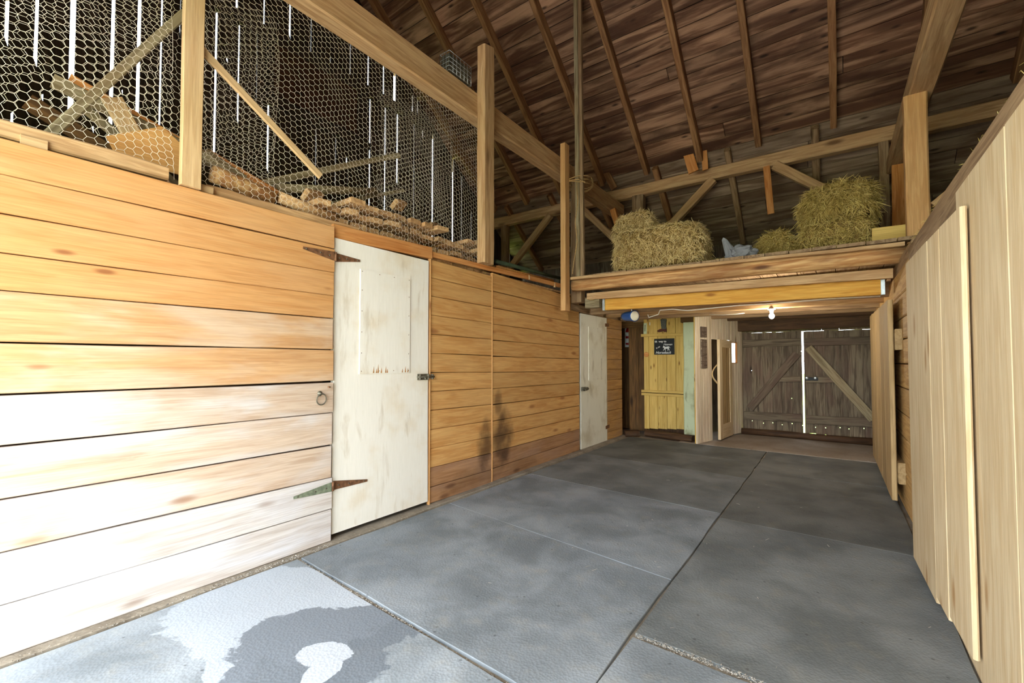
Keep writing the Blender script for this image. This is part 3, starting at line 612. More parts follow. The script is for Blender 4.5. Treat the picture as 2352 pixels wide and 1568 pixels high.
# ---- tack room wall with its door ajar, small window
P0, P1 = Vector((-1.632, 6.868, 0)), Vector((-1.245, 8.31, 0)); TW = (P1 - P0); TL = TW.length; td = TW.normalized(); tn = Vector((td.y, -td.x, 0))
def tack_s(u, v=900):
    d = _fw * FPX + _rt * (u - 1176) - _up * (v - 784 - SHIFT_PX)
    t = (P0 - CAM).dot(tn) / d.dot(tn); p = CAM + d * t; return (p - P0).dot(td), p.z
tw = empty('wall_tack', P0, 'pale narrow board wall of the small room at the far left', kind='structure')
s_do0, s_do1, s_w0, s_w1 = tack_s(1636)[0], tack_s(1679.5)[0], tack_s(1681.5)[0], tack_s(1694.5)[0]
zw1, zw0 = tack_s(1688, 787)[1], tack_s(1688, 833)[1]; zdt = tack_s(1640, 779)[1]
def tplank(s0, s1, z0, z1):
    n = max(1, round((s1 - s0) / 0.095)); 
    for k in range(n):
        a, b_ = s0 + (s1 - s0) * k / n, s0 + (s1 - s0) * (k + 1) / n; c = P0 + td * ((a + b_) / 2) - tn * 0.012
        plank('plank', (c.x, c.y, z0), (c.x, c.y, z1), b_ - a - 0.003, 0.022, td, 'tack', tw, ch=0.003)
tplank(0, s_do0, 0.0, 1.95); tplank(s_do0, s_do1, zdt, 1.95); tplank(s_do1, s_w0, 0.02, 1.95)
tplank(s_w0, s_w1, 0.02, zw0); tplank(s_w0, s_w1, zw1, 1.95); tplank(s_w1, TL, 0.02, 1.95)
plank('corner_strip', (P0.x - .02, P0.y + .02, 0.0), (P0.x - .02, P0.y + .02, 1.9), 0.035, 0.02, (1, 0, 0), 'yellowpine', tw)
wn = empty('window_1', P0 + td * s_w0 + Vector((0, 0, zw0)), 'small bright window beside the small room door', kind='structure')
for (sa, za, sb, zb0) in ((s_w0, zw0, s_w1, zw0), (s_w0, zw1, s_w1, zw1), (s_w0, zw0, s_w0, zw1), (s_w1 - .012, zw0, s_w1 - .012, zw1)):
    a, b_ = P0 + td * sa - tn * 0.012, P0 + td * sb - tn * 0.012
    plank('frame_bar', (a.x, a.y, za), (b_.x, b_.y, zb0), 0.014, 0.03, td if za != zb0 else (0, 0, 1), 'orange', wn, ch=0.002)
a, b_ = P0 + td * s_w0 - tn * 0.02, P0 + td * s_w1 - tn * 0.02
plank('pane', (a.x, a.y, (zw0 + zw1) / 2), (b_.x, b_.y, (zw0 + zw1) / 2), zw1 - zw0, 0.004, (0, 0, 1), 'glass', wn, ch=0)
# dark inside of the small room
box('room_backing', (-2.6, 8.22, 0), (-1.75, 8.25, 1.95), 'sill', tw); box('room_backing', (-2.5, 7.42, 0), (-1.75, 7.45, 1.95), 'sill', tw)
hinge = P0 + td * s_do1; _a = math.radians(9); free = hinge + Vector((-td.x * math.cos(_a) - td.y * -math.sin(_a), -td.y * math.cos(_a) - td.x * math.sin(_a), 0)) * (s_do1 - s_do0)
dd = (free - hinge).normalized(); dnn = Vector((-dd.y, dd.x, 0)); wid = (free - hinge).length
dt = empty('door_5', hinge, 'narrow panelled wooden door of the small room standing ajar', kind='structure')
def dpl(name, s0, s1, z0, z1, off, t, mat='spruce', vert=True):
    c = hinge + dd * ((s0 + s1) / 2) + dnn * off
    if vert: return plank(name, (c.x, c.y, z0), (c.x, c.y, z1), abs(s1 - s0), t, dd, mat, dt, ch=0.004)
    a, b_ = hinge + dd * s0 + dnn * off, hinge + dd * s1 + dnn * off
    return plank(name, (a.x, a.y, (z0 + z1) / 2), (b_.x, b_.y, (z0 + z1) / 2), z1 - z0, t, (0, 0, 1), mat, dt, ch=0.004)
zd1 = zdt - 0.008
dpl('stile', 0, 0.12, 0.02, zd1, 0, 0.04); dpl('stile', wid - 0.13, wid, 0.02, zd1, 0, 0.04)
dpl('rail', 0.12, wid - 0.13, 0.02, 0.24, 0, 0.04, vert=False); dpl('rail', 0.12, wid - 0.13, zd1 - 0.12, zd1, 0, 0.04, vert=False)
n = 4
for k in range(n):
    s0 = 0.12 + (wid - 0.25) * k / n; s1 = 0.12 + (wid - 0.25) * (k + 1) / n; dpl('panel_board', s0 + .001, s1 - .001, 0.24, zd1 - 0.12, 0.004, 0.014, 'spruce_old')
for sgn in (-1,):
    pc = hinge + dd * (wid - 0.03) + dnn * (0.02 * sgn)
    hpts = [pc + Vector((0, 0, 0.86 + 0.30 * k / 10)) + (dnn * sgn + dd * 0.6) * (0.07 * math.sin(math.pi * k / 10)) for k in range(11)]
    tube('antler_handle', hpts, 0.012, 'jar', dt, 8, r2=0.009)
pq = P0 + td * 0.20 + tn * 0.012
for z0, z1, lb in ((1.56, 1.72, 'small upper dark printed plaque on the pale narrow board wall'), (1.10, 1.53, 'tall lower dark printed plaque on the pale narrow board wall')):
    pm = plank('plaque', (pq.x, pq.y, z0), (pq.x, pq.y, z1), 0.17, 0.015, td, 'plaque', None, label=lb, cat='plaque')

# ---- recess, old brown boards, yellow panel with boot and sign
rc = empty('wall_recess', (-2.7, 7.4, 0), 'old brown boards beside the dark recess past the far white door', kind='structure')
for a, b_ in ((-2.87, -2.70), (-2.70, -2.56)): plank('plank', ((a + b_) / 2, 7.42, 0.03), ((a + b_) / 2, 7.42, 1.78), b_ - a - .003, 0.03, (1, 0, 0), 'brownold', rc, segs=3, wob=.004)
for k in range(5): a = -3.9 + 0.24 * k; plank('plank', (a + .12, 7.75, 0), (a + .12, 7.75, 2.05), 0.235, 0.03, (1, 0, 0), 'brownold', rc, ch=0)
plank('plank', (-2.60, 7.4, 1.86), (-3.2, 7.4, 1.86), 0.16, 0.05, (0, 0, 1), 'brownold', rc)
plank('plank', (-3.3, 6.97, 0), (-3.3, 6.97, 2.0), 0.9, 0.03, (1, 0, 0), 'sill', rc)
st = plank('threshold_block', (-2.80, 7.0, 0.025), (-2.60, 7.12, 0.025), 0.22, 0.09, (0, 1, 0), 'sill', None, segs=4, wob=0.01, ch=0.03, label='worn dark step at the mouth of the dark recess', cat='step')
ts = plank('threshold_timber', (-2.48, 7.17, 0.04), (-1.72, 7.02, 0.04), 0.16, 0.10, (0, 1, 0), 'sill', None, segs=5, wob=0.008, ch=0.03, label='dark threshold timber under the yellow plank panel', cat='timber')
yp = empty('plank_panel', (-2.24, 7.3, 0.09), 'yellow pine plank panel with battens carrying the boot and horse sign', 'panel')
xs = [-2.565, -2.48, -2.335, -2.19, -2.045, -1.905]
for k in range(5):
    for z0, z1 in ((0.09 + 0.01 * k, 0.66), (0.70, 1.615), (1.655, 1.93)):
        plank('plank', ((xs[k] + xs[k + 1]) / 2, 7.3, z0), ((xs[k] + xs[k + 1]) / 2, 7.3, z1), xs[k + 1] - xs[k] - 0.004, 0.022, (1, 0, 0), 'yellowpine', yp, ch=0.003)
for z, h in ((1.635, 0.045), (0.712, 0.04), (0.662, 0.04)): plank('batten', (-2.60, 7.275, z), (-1.91, 7.275, z - 0.005), h, 0.03, (0, 0, 1), 'yellowpine', yp, ch=0.003)
lathe('wood_plug', [(.042, 0), (.042, .003), (.036, .0045), (.002, .0045)], 'orange', yp, Matrix.Translation((-2.52, 7.289, 1.315)) @ Matrix.Rotation(math.pi / 2, 4, 'X'), 18)
def facing(x, y, z): return Matrix(((1, 0, 0, x), (0, 0, -1, y), (0, 1, 0, z), (0, 0, 0, 1)))   # local x right, y up, z towards the aisle
sg = empty('sign', (-2.22, 7.27, 1.31), 'black sign with white horse and lettering on the yellow panel', 'sign')
sx0, sx1, sz0, sz1 = -2.385, -2.062, 1.312, 1.572
plank('sign_board', (sx0, 7.28, (sz0 + sz1) / 2), (sx1, 7.28, (sz0 + sz1) / 2), sz1 - sz0, 0.012, (0, 0, 1), 'black', sg, ch=0.001)
def text(body, x, z, size, shear=0.0, rot=0.0, bold=0.0, sp=1.0):
    c = bpy.data.curves.new('lettering', 'FONT'); c.body = body; c.size = size; c.shear = shear; c.extrude = 0.001; c.offset = bold; c.space_character = sp
    t = bpy.data.objects.new('lettering', c); COL.objects.link(t); bpy.context.view_layer.update()
    me = bpy.data.meshes.new_from_object(t.evaluated_get(bpy.context.evaluated_depsgraph_get())); bpy.data.objects.remove(t)
    me.materials.clear(); me.materials.append(M['white']); o = bpy.data.objects.new('lettering', me)
    o.matrix_basis = facing(x, 7.272, z) @ Matrix.Rotation(rot, 4, 'Z'); link(o, sg); o['kind'] = 'stuff'
text('th  way to', -2.372, 1.512, 0.045, 0, 0, 0.0012); text('Heaven', -2.235, 1.462, 0.046, 0.35, 0, 0.0004); text('is on', -2.35, 1.405, 0.036, 0.3, 0.45, 0.0006); text('Horseback', -2.362, 1.328, 0.056, 0.35, 0, 0.0006)
hs = [(0, .62), (.04, .86), (.10, .95), (.14, 1.0), (.17, .93), (.26, .80), (.45, .78), (.66, .84), (.78, .84), (.88, .78), (.97, .62), (1.0, .50), (.94, .52), (.90, .66), (.84, .72), (.80, .52), (.84, .36), (.90, .14), (.86, .02), (.81, .03), (.84, .14), (.74, .34), (.70, .14), (.66, 0), (.60, .01), (.66, .16), (.64, .44), (.44, .40), (.34, .42), (.34, .22), (.38, .02), (.32, .02), (.28, .2), (.24, .34), (.14, .2), (.08, .04), (.03, .06), (.10, .24), (.18, .46), (.15, .66), (.07, .58)]
prism('horse_figure', [(x * 0.118, z * 0.085) for x, z in hs], 0.002, 'white', sg, facing(-2.243, 7.273, 1.372))
bt = empty('boot_cutout', (-2.24, 7.28, 1.68), 'dark cowboy boot decoration at the top of the yellow panel', 'decoration')
prism('boot_shaft', [(.07, .055), (.062, .10), (.055, .19), (.05, .205), (.075, .215), (.13, .213), (.152, .205), (.148, .17), (.14, .10), (.15, .05), (.11, .045)], 0.02, 'bootleather', bt, facing(-2.33, 7.288, 1.678))
prism('boot_foot', [(0, .012), (.004, .03), (.03, .045), (.07, .056), (.11, .046), (.15, .052), (.15, .0), (.11, .0), (.10, .016), (.06, .004), (.02, .0)], 0.024, 'bootbrown', bt, facing(-2.33, 7.288, 1.678))
th = empty('thermometer', (-2.53, 7.27, 1.66), 'narrow pale thermometer strip at the left edge of the yellow panel', 'thermometer')
plank('backing_strip', (-2.535, 7.278, 1.66), (-2.53, 7.278, 1.84), 0.055, 0.01, (1, 0, 0), 'mint', th, ch=0.002)
plank('scale_tube', (-2.535, 7.27, 1.70), (-2.53, 7.27, 1.81), 0.012, 0.006, (1, 0, 0), 'dullsteel', th, ch=0.001)
plank('pull_strip', (-2.455, 7.28, 1.80), (-2.455, 7.28, 1.85), 0.012, 0.006, (1, 0, 0), 'white', None, ch=0.001, label='tiny white tab on the yellow panel beside the boot', cat='tab')
mp = empty('mint_post', (-1.79, 7.12, 0.09), 'flaking mint painted post right of the yellow panel', 'post')
plank('post_shaft', (-1.795, 7.13, 0.09), (-1.785, 7.13, 1.80), 0.165, 0.12, (1, 0, 0), 'mint', mp, segs=8, wob=0.006, ch=0.01)
plank('side_strip', (-1.685, 7.16, 0.1), (-1.685, 7.16, 1.80), 0.05, 0.08, (1, 0, 0), 'greybeam', mp, segs=4, wob=0.004)
plank('post_cap', (-1.90, 7.12, 1.865), (-1.66, 7.12, 1.865), 0.13, 0.14, (0, 0, 1), 'brownold', mp, ch=0.01)
fe = empty('fire_extinguisher', (-2.965, 7.66, 1.5), 'red fire extinguisher on a backing board in the dark recess', 'extinguisher')
lathe('cylinder', [(.0, 0), (.05, 0.0), (.052, .01), (.052, .24), (.035, .285), (.018, .30)], 'red', fe, Matrix.Translation((-2.955, 7.62, 1.50)), 16)
lathe('label_band', [(.0535, 0), (.0535, .08)], 'white', fe, Matrix.Translation((-2.955, 7.62, 1.53)), 16); lathe('label_band', [(.0535, 0), (.0535, .07)], 'white', fe, Matrix.Translation((-2.955, 7.62, 1.65)), 16)
tube('hose', [(-2.955, 7.62, 1.80), (-2.93, 7.60, 1.86), (-2.90, 7.59, 1.80), (-2.89, 7.60, 1.66)], 0.012, 'black', fe, 6)
plank('valve_handle', (-2.98, 7.60, 1.82), (-2.90, 7.60, 1.845), 0.02, 0.02, (0, 0, 1), 'black', fe)
plank('backing_board', (-2.965, 7.70, 1.46), (-2.965, 7.70, 1.88), 0.17, 0.02, (1, 0, 0), 'white', fe)

# ================================================================ TIMBERS
def timber(name, a, b, w, t, wdir, mat, label, cat, segs=5, wob=0.004, ch=0.008, **k):
    return plank(name, a, b, w, t, wdir, mat, None, segs=segs, wob=wob, ch=ch, label=label, cat=cat, **k)
timber('tie_beam', (-2.87, -0.95, 3.745), (-2.87, 7.07, 3.70), 0.25, 0.14, (0, 0, 1), 'tan', 'long hewn tie beam above the chicken wire on the left', 'beam', 14, 0.007, 0.012)
timber('tie_beam', (0.65, -0.95, 3.585), (0.65, 7.07, 3.585), 0.17, 0.17, (0, 0, 1), 'tan', 'long tie beam overhead at the upper right corner', 'beam', 10, 0.005, 0.012)
timber('timber_post', (-2.75, 3.355, 2.155), (-2.75, 3.355, 4.32), 0.17, 0.10, (0, 1, 0), 'tan', 'rough timber post rising past the left tie beam at the wire end', 'post', 10, 0.006, 0.014, skew=(0, 0.25))
timber('wire_stud', (-2.74, 0.882, 2.12), (-2.74, 0.882, 3.61), 0.092, 0.04, (0, 1, 0), 'studpale', 'smooth pale stud between the two chicken wire bays', 'stud', 4, 0.001, 0.003)
timber('wall_stud', (-2.70, 4.86, 1.83), (-2.70, 4.86, 3.93), 0.11, 0.07, (0, 1, 0), 'postor', 'thin nail-pocked stud at the left end of the hayloft beam', 'stud', 5, 0.002, 0.004)
timber('timber_post', (-2.72, 5.24, 1.97), (-2.72, 5.24, 3.60), 0.15, 0.13, (1, 0, 0), 'greybeam', 'old split grey post under the tie beam at the hayloft corner', 'post', 7, 0.006, 0.014)
tp = empty('tall_pole', (-2.55, 4.99, 2.265), 'tall slim pole of two boards tied to the post, reaching the roof', 'pole')
plank('pole_board', (-2.575, 4.985, 2.265), (-2.565, 4.92, 5.98), 0.055, 0.05, (1, 0, 0), 'pole', tp, segs=8, wob=0.003); plank('pole_board', (-2.522, 4.99, 2.265), (-2.512, 4.925, 5.96), 0.045, 0.045, (1, 0, 0), 'greybeam', tp, segs=8, wob=0.003)
rp = empty('baling_twine', (-2.6, 5.08, 3.4), 'frayed baling twine knotted round the tall pole and post', 'rope')
for q in range(3):
    z = 3.46 + 0.03 * q; tube('loop', [(-2.62 + 0.16 * math.cos(a), 5.11 + 0.21 * math.sin(a), z + 0.02 * math.sin(2 * a + q)) for a in [k * math.pi / 8 for k in range(17)]], 0.006, 'rope', rp, 5)
tube('tail', [(-2.58, 4.94, 3.45), (-2.56, 4.94, 3.2), (-2.60, 4.94, 2.95), (-2.57, 4.94, 2.7), (-2.62, 4.94, 2.45), (-2.64, 4.94, 2.3)], 0.006, 'rope', rp, 5)
tube('tail', [(-2.54, 4.93, 3.49), (-2.49, 4.90, 3.43), (-2.45, 4.92, 3.42)], 0.008, 'rope', rp, 5)
timber('purlin_beam', (XL + 0.05, 7.17, 4.04), (XR - 0.05, 7.17, 4.02), 0.18, 0.13, (0, 0, 1), 'tan', 'long horizontal purlin carrying the rafters above the hayloft', 'beam', 16, 0.007, 0.012)
timber('purlin_post', (-2.585, 7.17, 2.28), (-2.585, 7.17, 3.955), 0.19, 0.13, (1, 0, 0), 'greybeam', 'square post under the purlin behind the left hay bales', 'post')
timber('purlin_post', (0.55, 7.17, 2.28), (0.55, 7.17, 3.93), 0.10, 0.13, (1, 0, 0), 'greybeam', 'grey post under the purlin behind the right hay stack', 'post')
timber('purlin_post', (-5.36, 7.17, 2.12), (-5.36, 7.17, 3.95), 0.14, 0.13, (1, 0, 0), 'greybeam', 'grey post under the purlin far left by the gable', 'post')
timber('leaning_plank', (0.62, 6.45, 2.275), (0.66, 6.75, 3.48), 0.15, 0.03, (1, 0, 0), 'orange', 'orange plank leaning behind the short post at the right', 'plank', 3, 0.002, 0.004)
B = lambda xa, za, xb, zb_, lb: timber('brace', (xa, 7.13, za), (xb, 7.13, zb_), 0.115, 0.10, (0, 0, 1), 'tan', lb, 'brace', 4, 0.005, 0.01)
B(-4.27, 3.95, -5.22, 3.06, 'diagonal brace under the purlin at the far left end'); B(-3.62, 3.95, -2.70, 2.98, 'diagonal brace running down towards the left hay bales from the left')
B(-1.42, 3.94, -2.48, 2.96, 'diagonal brace rising from the left hay bales to the purlin'); B(-0.62, 3.94, 0.48, 3.0, 'diagonal brace running down to the right hay stack')
timber('timber_post', (0.608, 5.125, 2.215), (0.608, 5.125, 3.50), 0.155, 0.12, (1, 0, 0), 'postor', 'short orange post between hayloft beam and right tie beam', 'post', 6, 0.004, 0.012)
timber('brace', (0.72, 5.12, 2.5), (1.2, 5.12, 2.95), 0.10, 0.09, (0, 0, 1), 'tan', 'diagonal brace just right of the short orange post', 'brace')
timber('loose_board', (-1.81, 7.0, 4.62), (-1.67, 7.0, 4.07), 0.145, 0.022, (1, 0, 0), 'orange', 'wide orange board tucked beside a rafter above the purlin', 'board', 2, 0.002, 0.003)
timber('loose_board', (-1.525, 7.0, 4.42), (-1.50, 7.0, 4.06), 0.085, 0.022, (1, 0, 0), 'orange', 'short orange board stub right of a rafter above the purlin', 'board', 2, 0.002, 0.003)
timber('loose_board', (-0.715, 7.06, 3.93), (-0.67, 7.06, 3.25), 0.085, 0.022, (1, 0, 0), 'orange', 'orange board hanging below the purlin over the plastic bag', 'board', 2, 0.002, 0.003)
timber('loose_board', (-3.07, 6.95, 4.40), (-2.93, 6.98, 4.1), 0.11, 0.022, (1, 0, 0), 'rafter', 'brown board stub on the purlin right of the tall pole', 'board', 2, 0.002, 0.003)
timber('knee_brace', (-2.78, 6.55, 3.60), (-2.66, 6.62, 3.12), 0.09, 0.05, (1, 0, 0), 'orange', 'short orange knee brace above the left hay bales', 'brace', 2, 0.002, 0.004)
timber('plywood_sheet', (0.31, 5.33, 2.35), (0.56, 5.33, 2.345), 0.195, 0.02, (0, 0, 1), 'yellowpine', 'yellow plywood offcut standing beside the short orange post', 'plywood', 1, 0, 0.002)

# ================================================================ LUMBER OVER THE LEFT STALLS
timber('ledge_board', (-2.83, -0.9, 2.165), (-2.83, 0.80, 2.175), 0.075, 0.10, (0, 0, 1), 'tan', 'pale ledge board lying along the wall top left of the wire stud', 'board', 8, 0.005, 0.008)
timber('ledge_board', (-2.84, 0.98, 2.155), (-2.84, 1.95, 2.15), 0.06, 0.09, (0, 0, 1), 'lumber', 'split ledge board on the wall top right of the wire stud', 'board', 8, 0.006, 0.008)
timber('cleat', (-2.775, 0.28, 2.14), (-2.775, 0.36, 2.14), 0.05, 0.02, (0, 0, 1), 'studpale', 'small wooden cleat on the ledge left of the wire stud', 'cleat', 1, 0.002)
timber('cleat', (-2.775, 0.945, 2.145), (-2.775, 1.00, 2.142), 0.045, 0.02, (0, 0, 1), 'studpale', 'small wooden cleat at the foot of the wire stud', 'cleat', 1, 0.002)
q0, q1 = wx(-2.96, 487, 398), wx(-2.96, 626, 456)
o = tube('log', [q0, q0.lerp(q1, .35), q0.lerp(q1, .7), q1], 0.052, 'log', None, 10, jit=0.06); tag(o, 'peeled log lying on the wall top right of the wire stud', 'log')
q0, q1 = wx(-2.93, 640, 452), wx(-2.93, 765, 503)
o = tube('log', [q0, q0.lerp(q1, .5), q1], 0.04, 'lumber', None, 8, jit=0.06); tag(o, 'thin rough pole end to end with the peeled log', 'log')
q0, q1 = wx(-3.05, 478, 352), wx(-3.05, 648, 452)
timber('edge_plank', q0, q1, 0.05, 0.025, (0, 0, 1), 'orange', 'thin orange plank on edge above the peeled log', 'plank', 2, 0.002)
q0, q1 = wx(-3.02, 470, 352), wx(-3.02, 560, 415)
timber('edge_plank', q0, q1, 0.07, 0.03, (0, 0, 1), 'pole', 'grey slab behind the wire stud above the peeled log', 'plank', 2, 0.003)
q0, q1 = wx(-3.35, 560, 430), wx(-3.35, 917, 356)
timber('slat', q0, q1, 0.05, 0.02, (0, 0, 1), 'pole', 'weathered slat leaning up behind the chicken wire', 'slat', 4, 0.004)
q0, q1 = wx(-3.25, 636, 432), wx(-3.25, 863, 440)
o = tube('pole', [q0, q0.lerp(q1, .5), q1], 0.033, 'pole', None, 10, jit=0.04); tag(o, 'grey round pole with a broken end above the stacked lumber', 'pole')
q0, q1 = wx(-3.3, 700, 478), wx(-3.3, 927, 437)
timber('slat', q0, q1, 0.03, 0.02, (0, 0, 1), 'pole', 'short grey slat poking out beyond the round pole', 'slat', 2, 0.003)
# stacked board ends
ORD = 'first second third fourth fifth sixth seventh eighth ninth tenth eleventh twelfth thirteenth fourteenth fifteenth sixteenth seventeenth eighteenth nineteenth twentieth twenty-first twenty-second twenty-third twenty-fourth twenty-fifth'.split()
for r_ in range(4):
    y = 1.52 + 0.07 * r_; nth = 0
    while y < (4.0 if r_ < 2 else 3.4):
        w_ = R.uniform(0.09, 0.14); xe = -3.06 + 0.085 * r_ + R.uniform(-.05, .05); z = 2.150 + 0.066 * r_ + R.uniform(-.004, .006) - (0.0 if y > 1.9 else 0.0)
        if r_ == 3 and (y < 1.85 or R.random() < .25): y += w_ + 0.05; continue
        if 3.12 < y + w_ / 2 < 3.55: xe = min(xe, -2.84)
        if True:
            sk = R.uniform(-.12, .12)
            o = plank('lumber_board', (xe, y + w_ / 2, z + 0.022), (xe - R.uniform(1.0, 1.5), y + w_ / 2 + sk * .5, z + 0.022 + R.uniform(-.01, .01)), w_, R.uniform(.036, .05), (0, 1, 0), 'lumber', None, segs=2, wob=0.004, ch=0.004, skew=(sk * 2, 0))
            tag(o, 'rough board, %s from the left in the %s of the lumber stack' % (ORD[nth], ('lowest row', 'second row up', 'third row up', 'top row')[r_]), 'board', 'stacked boards above the left stalls'); nth += 1
        y += w_ + R.uniform(0.0, 0.035)
for (u, v, dx, dz) in ((700, 447, .02, .02), (905, 468, .04, .0), (985, 520, .0, .02)):
    q = wx(-2.98, u, v); o = plank('lumber_offcut', q, q + Vector((-0.05, 0.14, 0.03)), 0.09, 0.04, (0.6, 0, 0.5), 'lumber', None, ch=0.004)
    tag(o, {700: 'small offcut block tilted beside the round pole', 905: 'offcut lying on top of the lumber stack at its middle', 985: 'pale offcut lying on the right end of the lumber stack'}[u], 'offcut')
# junk in the left bay
def sheet3(name, pts, x, t, mat, label, cat, par=None):
    P = [wx(x, u, v) for u, v in pts]; c = sum(P, Vector()) / len(P)
    o = prism(name, [(p.y - c.y, p.z - c.z) for p in P], t, mat, par, Matrix(((0, 0, 1, x - t), (1, 0, 0, c.y), (0, 1, 0, c.z), (0, 0, 0, 1))))
    return tag(o, label, cat) if label else o
sheet3('plywood_sheet', [(415, 402), (268, 356), (244, 312), (372, 290), (418, 332)], -2.93, 0.012, 'ply', 'orange plywood sheet propped behind the wire left of the stud', 'plywood')
for (u0, v0, u1, v1, x, w_, m_, lb) in ((120, 184, 285, 268, -3.15, .075, 'pole', 'weathered board end poking up in the left wire bay'), (158, 180, 415, 328, -3.2, .06, 'orange', 'long orange board sloping down behind the plywood sheet'),
      (255, 225, 302, 306, -3.05, .10, 'studpale', 'pale flat board standing in the left wire bay'), (185, 240, 262, 305, -3.25, .06, 'pole', 'grey slat under the sloping boards in the left bay'), (62, 232, 110, 262, -3.3, .09, 'brownold', 'brown board scrap at the far left of the left bay')):
    q0, q1 = wx(x, u0, v0), wx(x, u1, v1); q1 = q1 + (q1 - q0).normalized() * max(0, (q1.z - 2.16) / max(0.2, -(q1 - q0).normalized().z)); timber('junk_board', q0, q1, w_, 0.022, (0, .6, 1) if u0 != 255 else (0, 1, 0), m_, lb, 'board', 2, 0.003)
# pipes and blocks on the wall top past the post
q0, q1 = wx(-2.86, 1139, 600), wx(-2.86, 1292, 640); o = tube('pipe', [q0, q0.lerp(q1, .5), q1], 0.022, 'pipegreen', None, 8); tag(o, 'dark green pipe lying on the wall top past the timber post', 'pipe')
q0, q1 = wx(-2.83, 1139, 612), wx(-2.83, 1270, 645); o = tube('pipe', [q0, q0.lerp(q1, .5), q1], 0.016, 'rust', None, 8); tag(o, 'brown rod lying under the green pipe on the wall top', 'rod')
for u, v, lb in ((1215, 637, 'left of two wooden pegs under the green pipe'), (1274, 655, 'right of two wooden pegs under the green pipe')):
    q = wx(-2.79, u, v); timber('peg', q - Vector((0, 0, .025)), q + Vector((0, 0, .025)), 0.03, 0.02, (0, 1, 0), 'studpale', lb, 'peg', 1, 0.001)

# ================================================================ CHICKEN WIRE
def chicken_wire(name, y0, y1, z0, z1, x, amp, label, parts=None, cy=0.046, cz=0.040, r=0.0011, seed=0, lean=0.0):
    V, F_ = [], []; rows = int((z1 - z0) / cz); cols = int((y1 - y0) / (cy * 0.75)) + 1; a = cy / 2; d_ = cz / 2
    def warp(y, z):
        n1 = mnoise.noise(Vector((y * 1.7, z * 1.7, 3 + seed))); n2 = mnoise.noise(Vector((y * 5, z * 5, 9 + seed))); n3 = mnoise.noise(Vector((y * 2.2, z * 2.2, 21 + seed)))
        n4 = mnoise.noise(Vector((y * 30, z * 30, 1 + seed)))
        return Vector((x - lean * (z - z0) / (z1 - z0) + amp * n1 + 0.35 * amp * n2, min(max(y + 0.018 * n2 + 0.03 * n3 + 0.004 * n4, y0), y1), z + 0.02 * n3 + 0.01 * n2 + 0.004 * n4))
    def seg(p, q):
        p, q = warp(*p), warp(*q); dv = (q - p)
        if dv.length < 1e-4: return
        dv.normalize(); s = dv.cross(Vector((1, 0.2, 0.1))).normalized(); t_ = dv.cross(s); b0 = len(V)
        for e in (p, q):
            for k in range(3): an = 2.094 * k; V.append(e + (s * math.cos(an) + t_ * math.sin(an)) * r)
        for k in range(3): F_.append((b0 + k, b0 + (k + 1) % 3, b0 + 3 + (k + 1) % 3, b0 + 3 + k))
    for c in range(cols):
        yc = y0 + c * cy * 0.75
        for w_ in range(rows):
            zc = z0 + w_ * cz + (cz / 2 if c % 2 else 0)
            if zc > z1: continue
            h = [(yc + a * k1, zc + d_ * k2) for k1, k2 in ((-.5, 1), (.5, 1), (1, 0), (.5, -1))]
            seg(h[0], h[1]); seg(h[1], h[2]); seg(h[2], h[3])
    o = mesh(name, V, F_, 'wire', None, None, True); tag(o, label, 'wire mesh', None); return o
chicken_wire('chicken_wire', -0.5, 0.83, 2.17, 3.64, -2.80, 0.015, 'chicken wire stretched over the left bay beside the wire stud', lean=0.135)
chicken_wire('chicken_wire', 0.93, 3.46, 2.16, 3.64, -2.81, 0.015, 'chicken wire stretched between the wire stud and the timber post', seed=5, lean=0.125)
chicken_wire('chicken_wire', 0.2, 1.45, 2.35, 3.55, -3.0, 0.07, 'crumpled second layer of chicken wire behind the wire stud', seed=11, r=0.0009)
chicken_wire('chicken_wire', 2.3, 3.2, 2.45, 3.55, -3.05, 0.06, 'crumpled second layer of chicken wire near the timber post', seed=17, r=0.0009)
p0, p1 = wx(-2.97, 424, 30), wx(-2.97, 108, 314); timber('lath', p0, p1, 0.045, 0.02, (0, 1, 1), 'pole', 'thin lath running down left from the wire stud', 'lath', 2, 0.001)
p0, p1 = Vector((-2.765, 0.93, 2.90), ), Vector((-2.765, 1.63, 2.44)); timber('lath', p0, p1, 0.048, 0.02, (0, 1, 1), 'studpale', 'thin pale lath running down right from the wire stud', 'lath', 2, 0.001)
# galvanised wire basket on the beam
bk = empty('wire_basket', (-2.87, 3.05, 3.86), 'small galvanised mesh basket on the tie beam behind the post', 'basket')
for k in range(7):
    y = 2.90 + 0.05 * k
    for x in (-2.93, -2.81): tube('bar', [(x, y, 3.87), (x, y, 4.06)], 0.003, 'steel', bk, 4)
for z in (3.88, 3.92, 3.96, 4.0, 4.06): tube('hoop', [(-2.93, 2.90, z), (-2.93, 3.2, z), (-2.81, 3.2, z), (-2.81, 2.90, z), (-2.93, 2.90, z)], 0.003, 'steel', bk, 4)
for k in range(4): tube('bar', [(-2.93 + .04 * k, 2.90, 3.87), (-2.93 + .04 * k, 2.90, 4.06)], 0.003, 'steel', bk, 4)
plank('liner', (-2.87, 2.91, 3.96), (-2.87, 3.19, 3.96), 0.17, 0.105, (0, 0, 1), 'dullsteel', bk, ch=0.002)

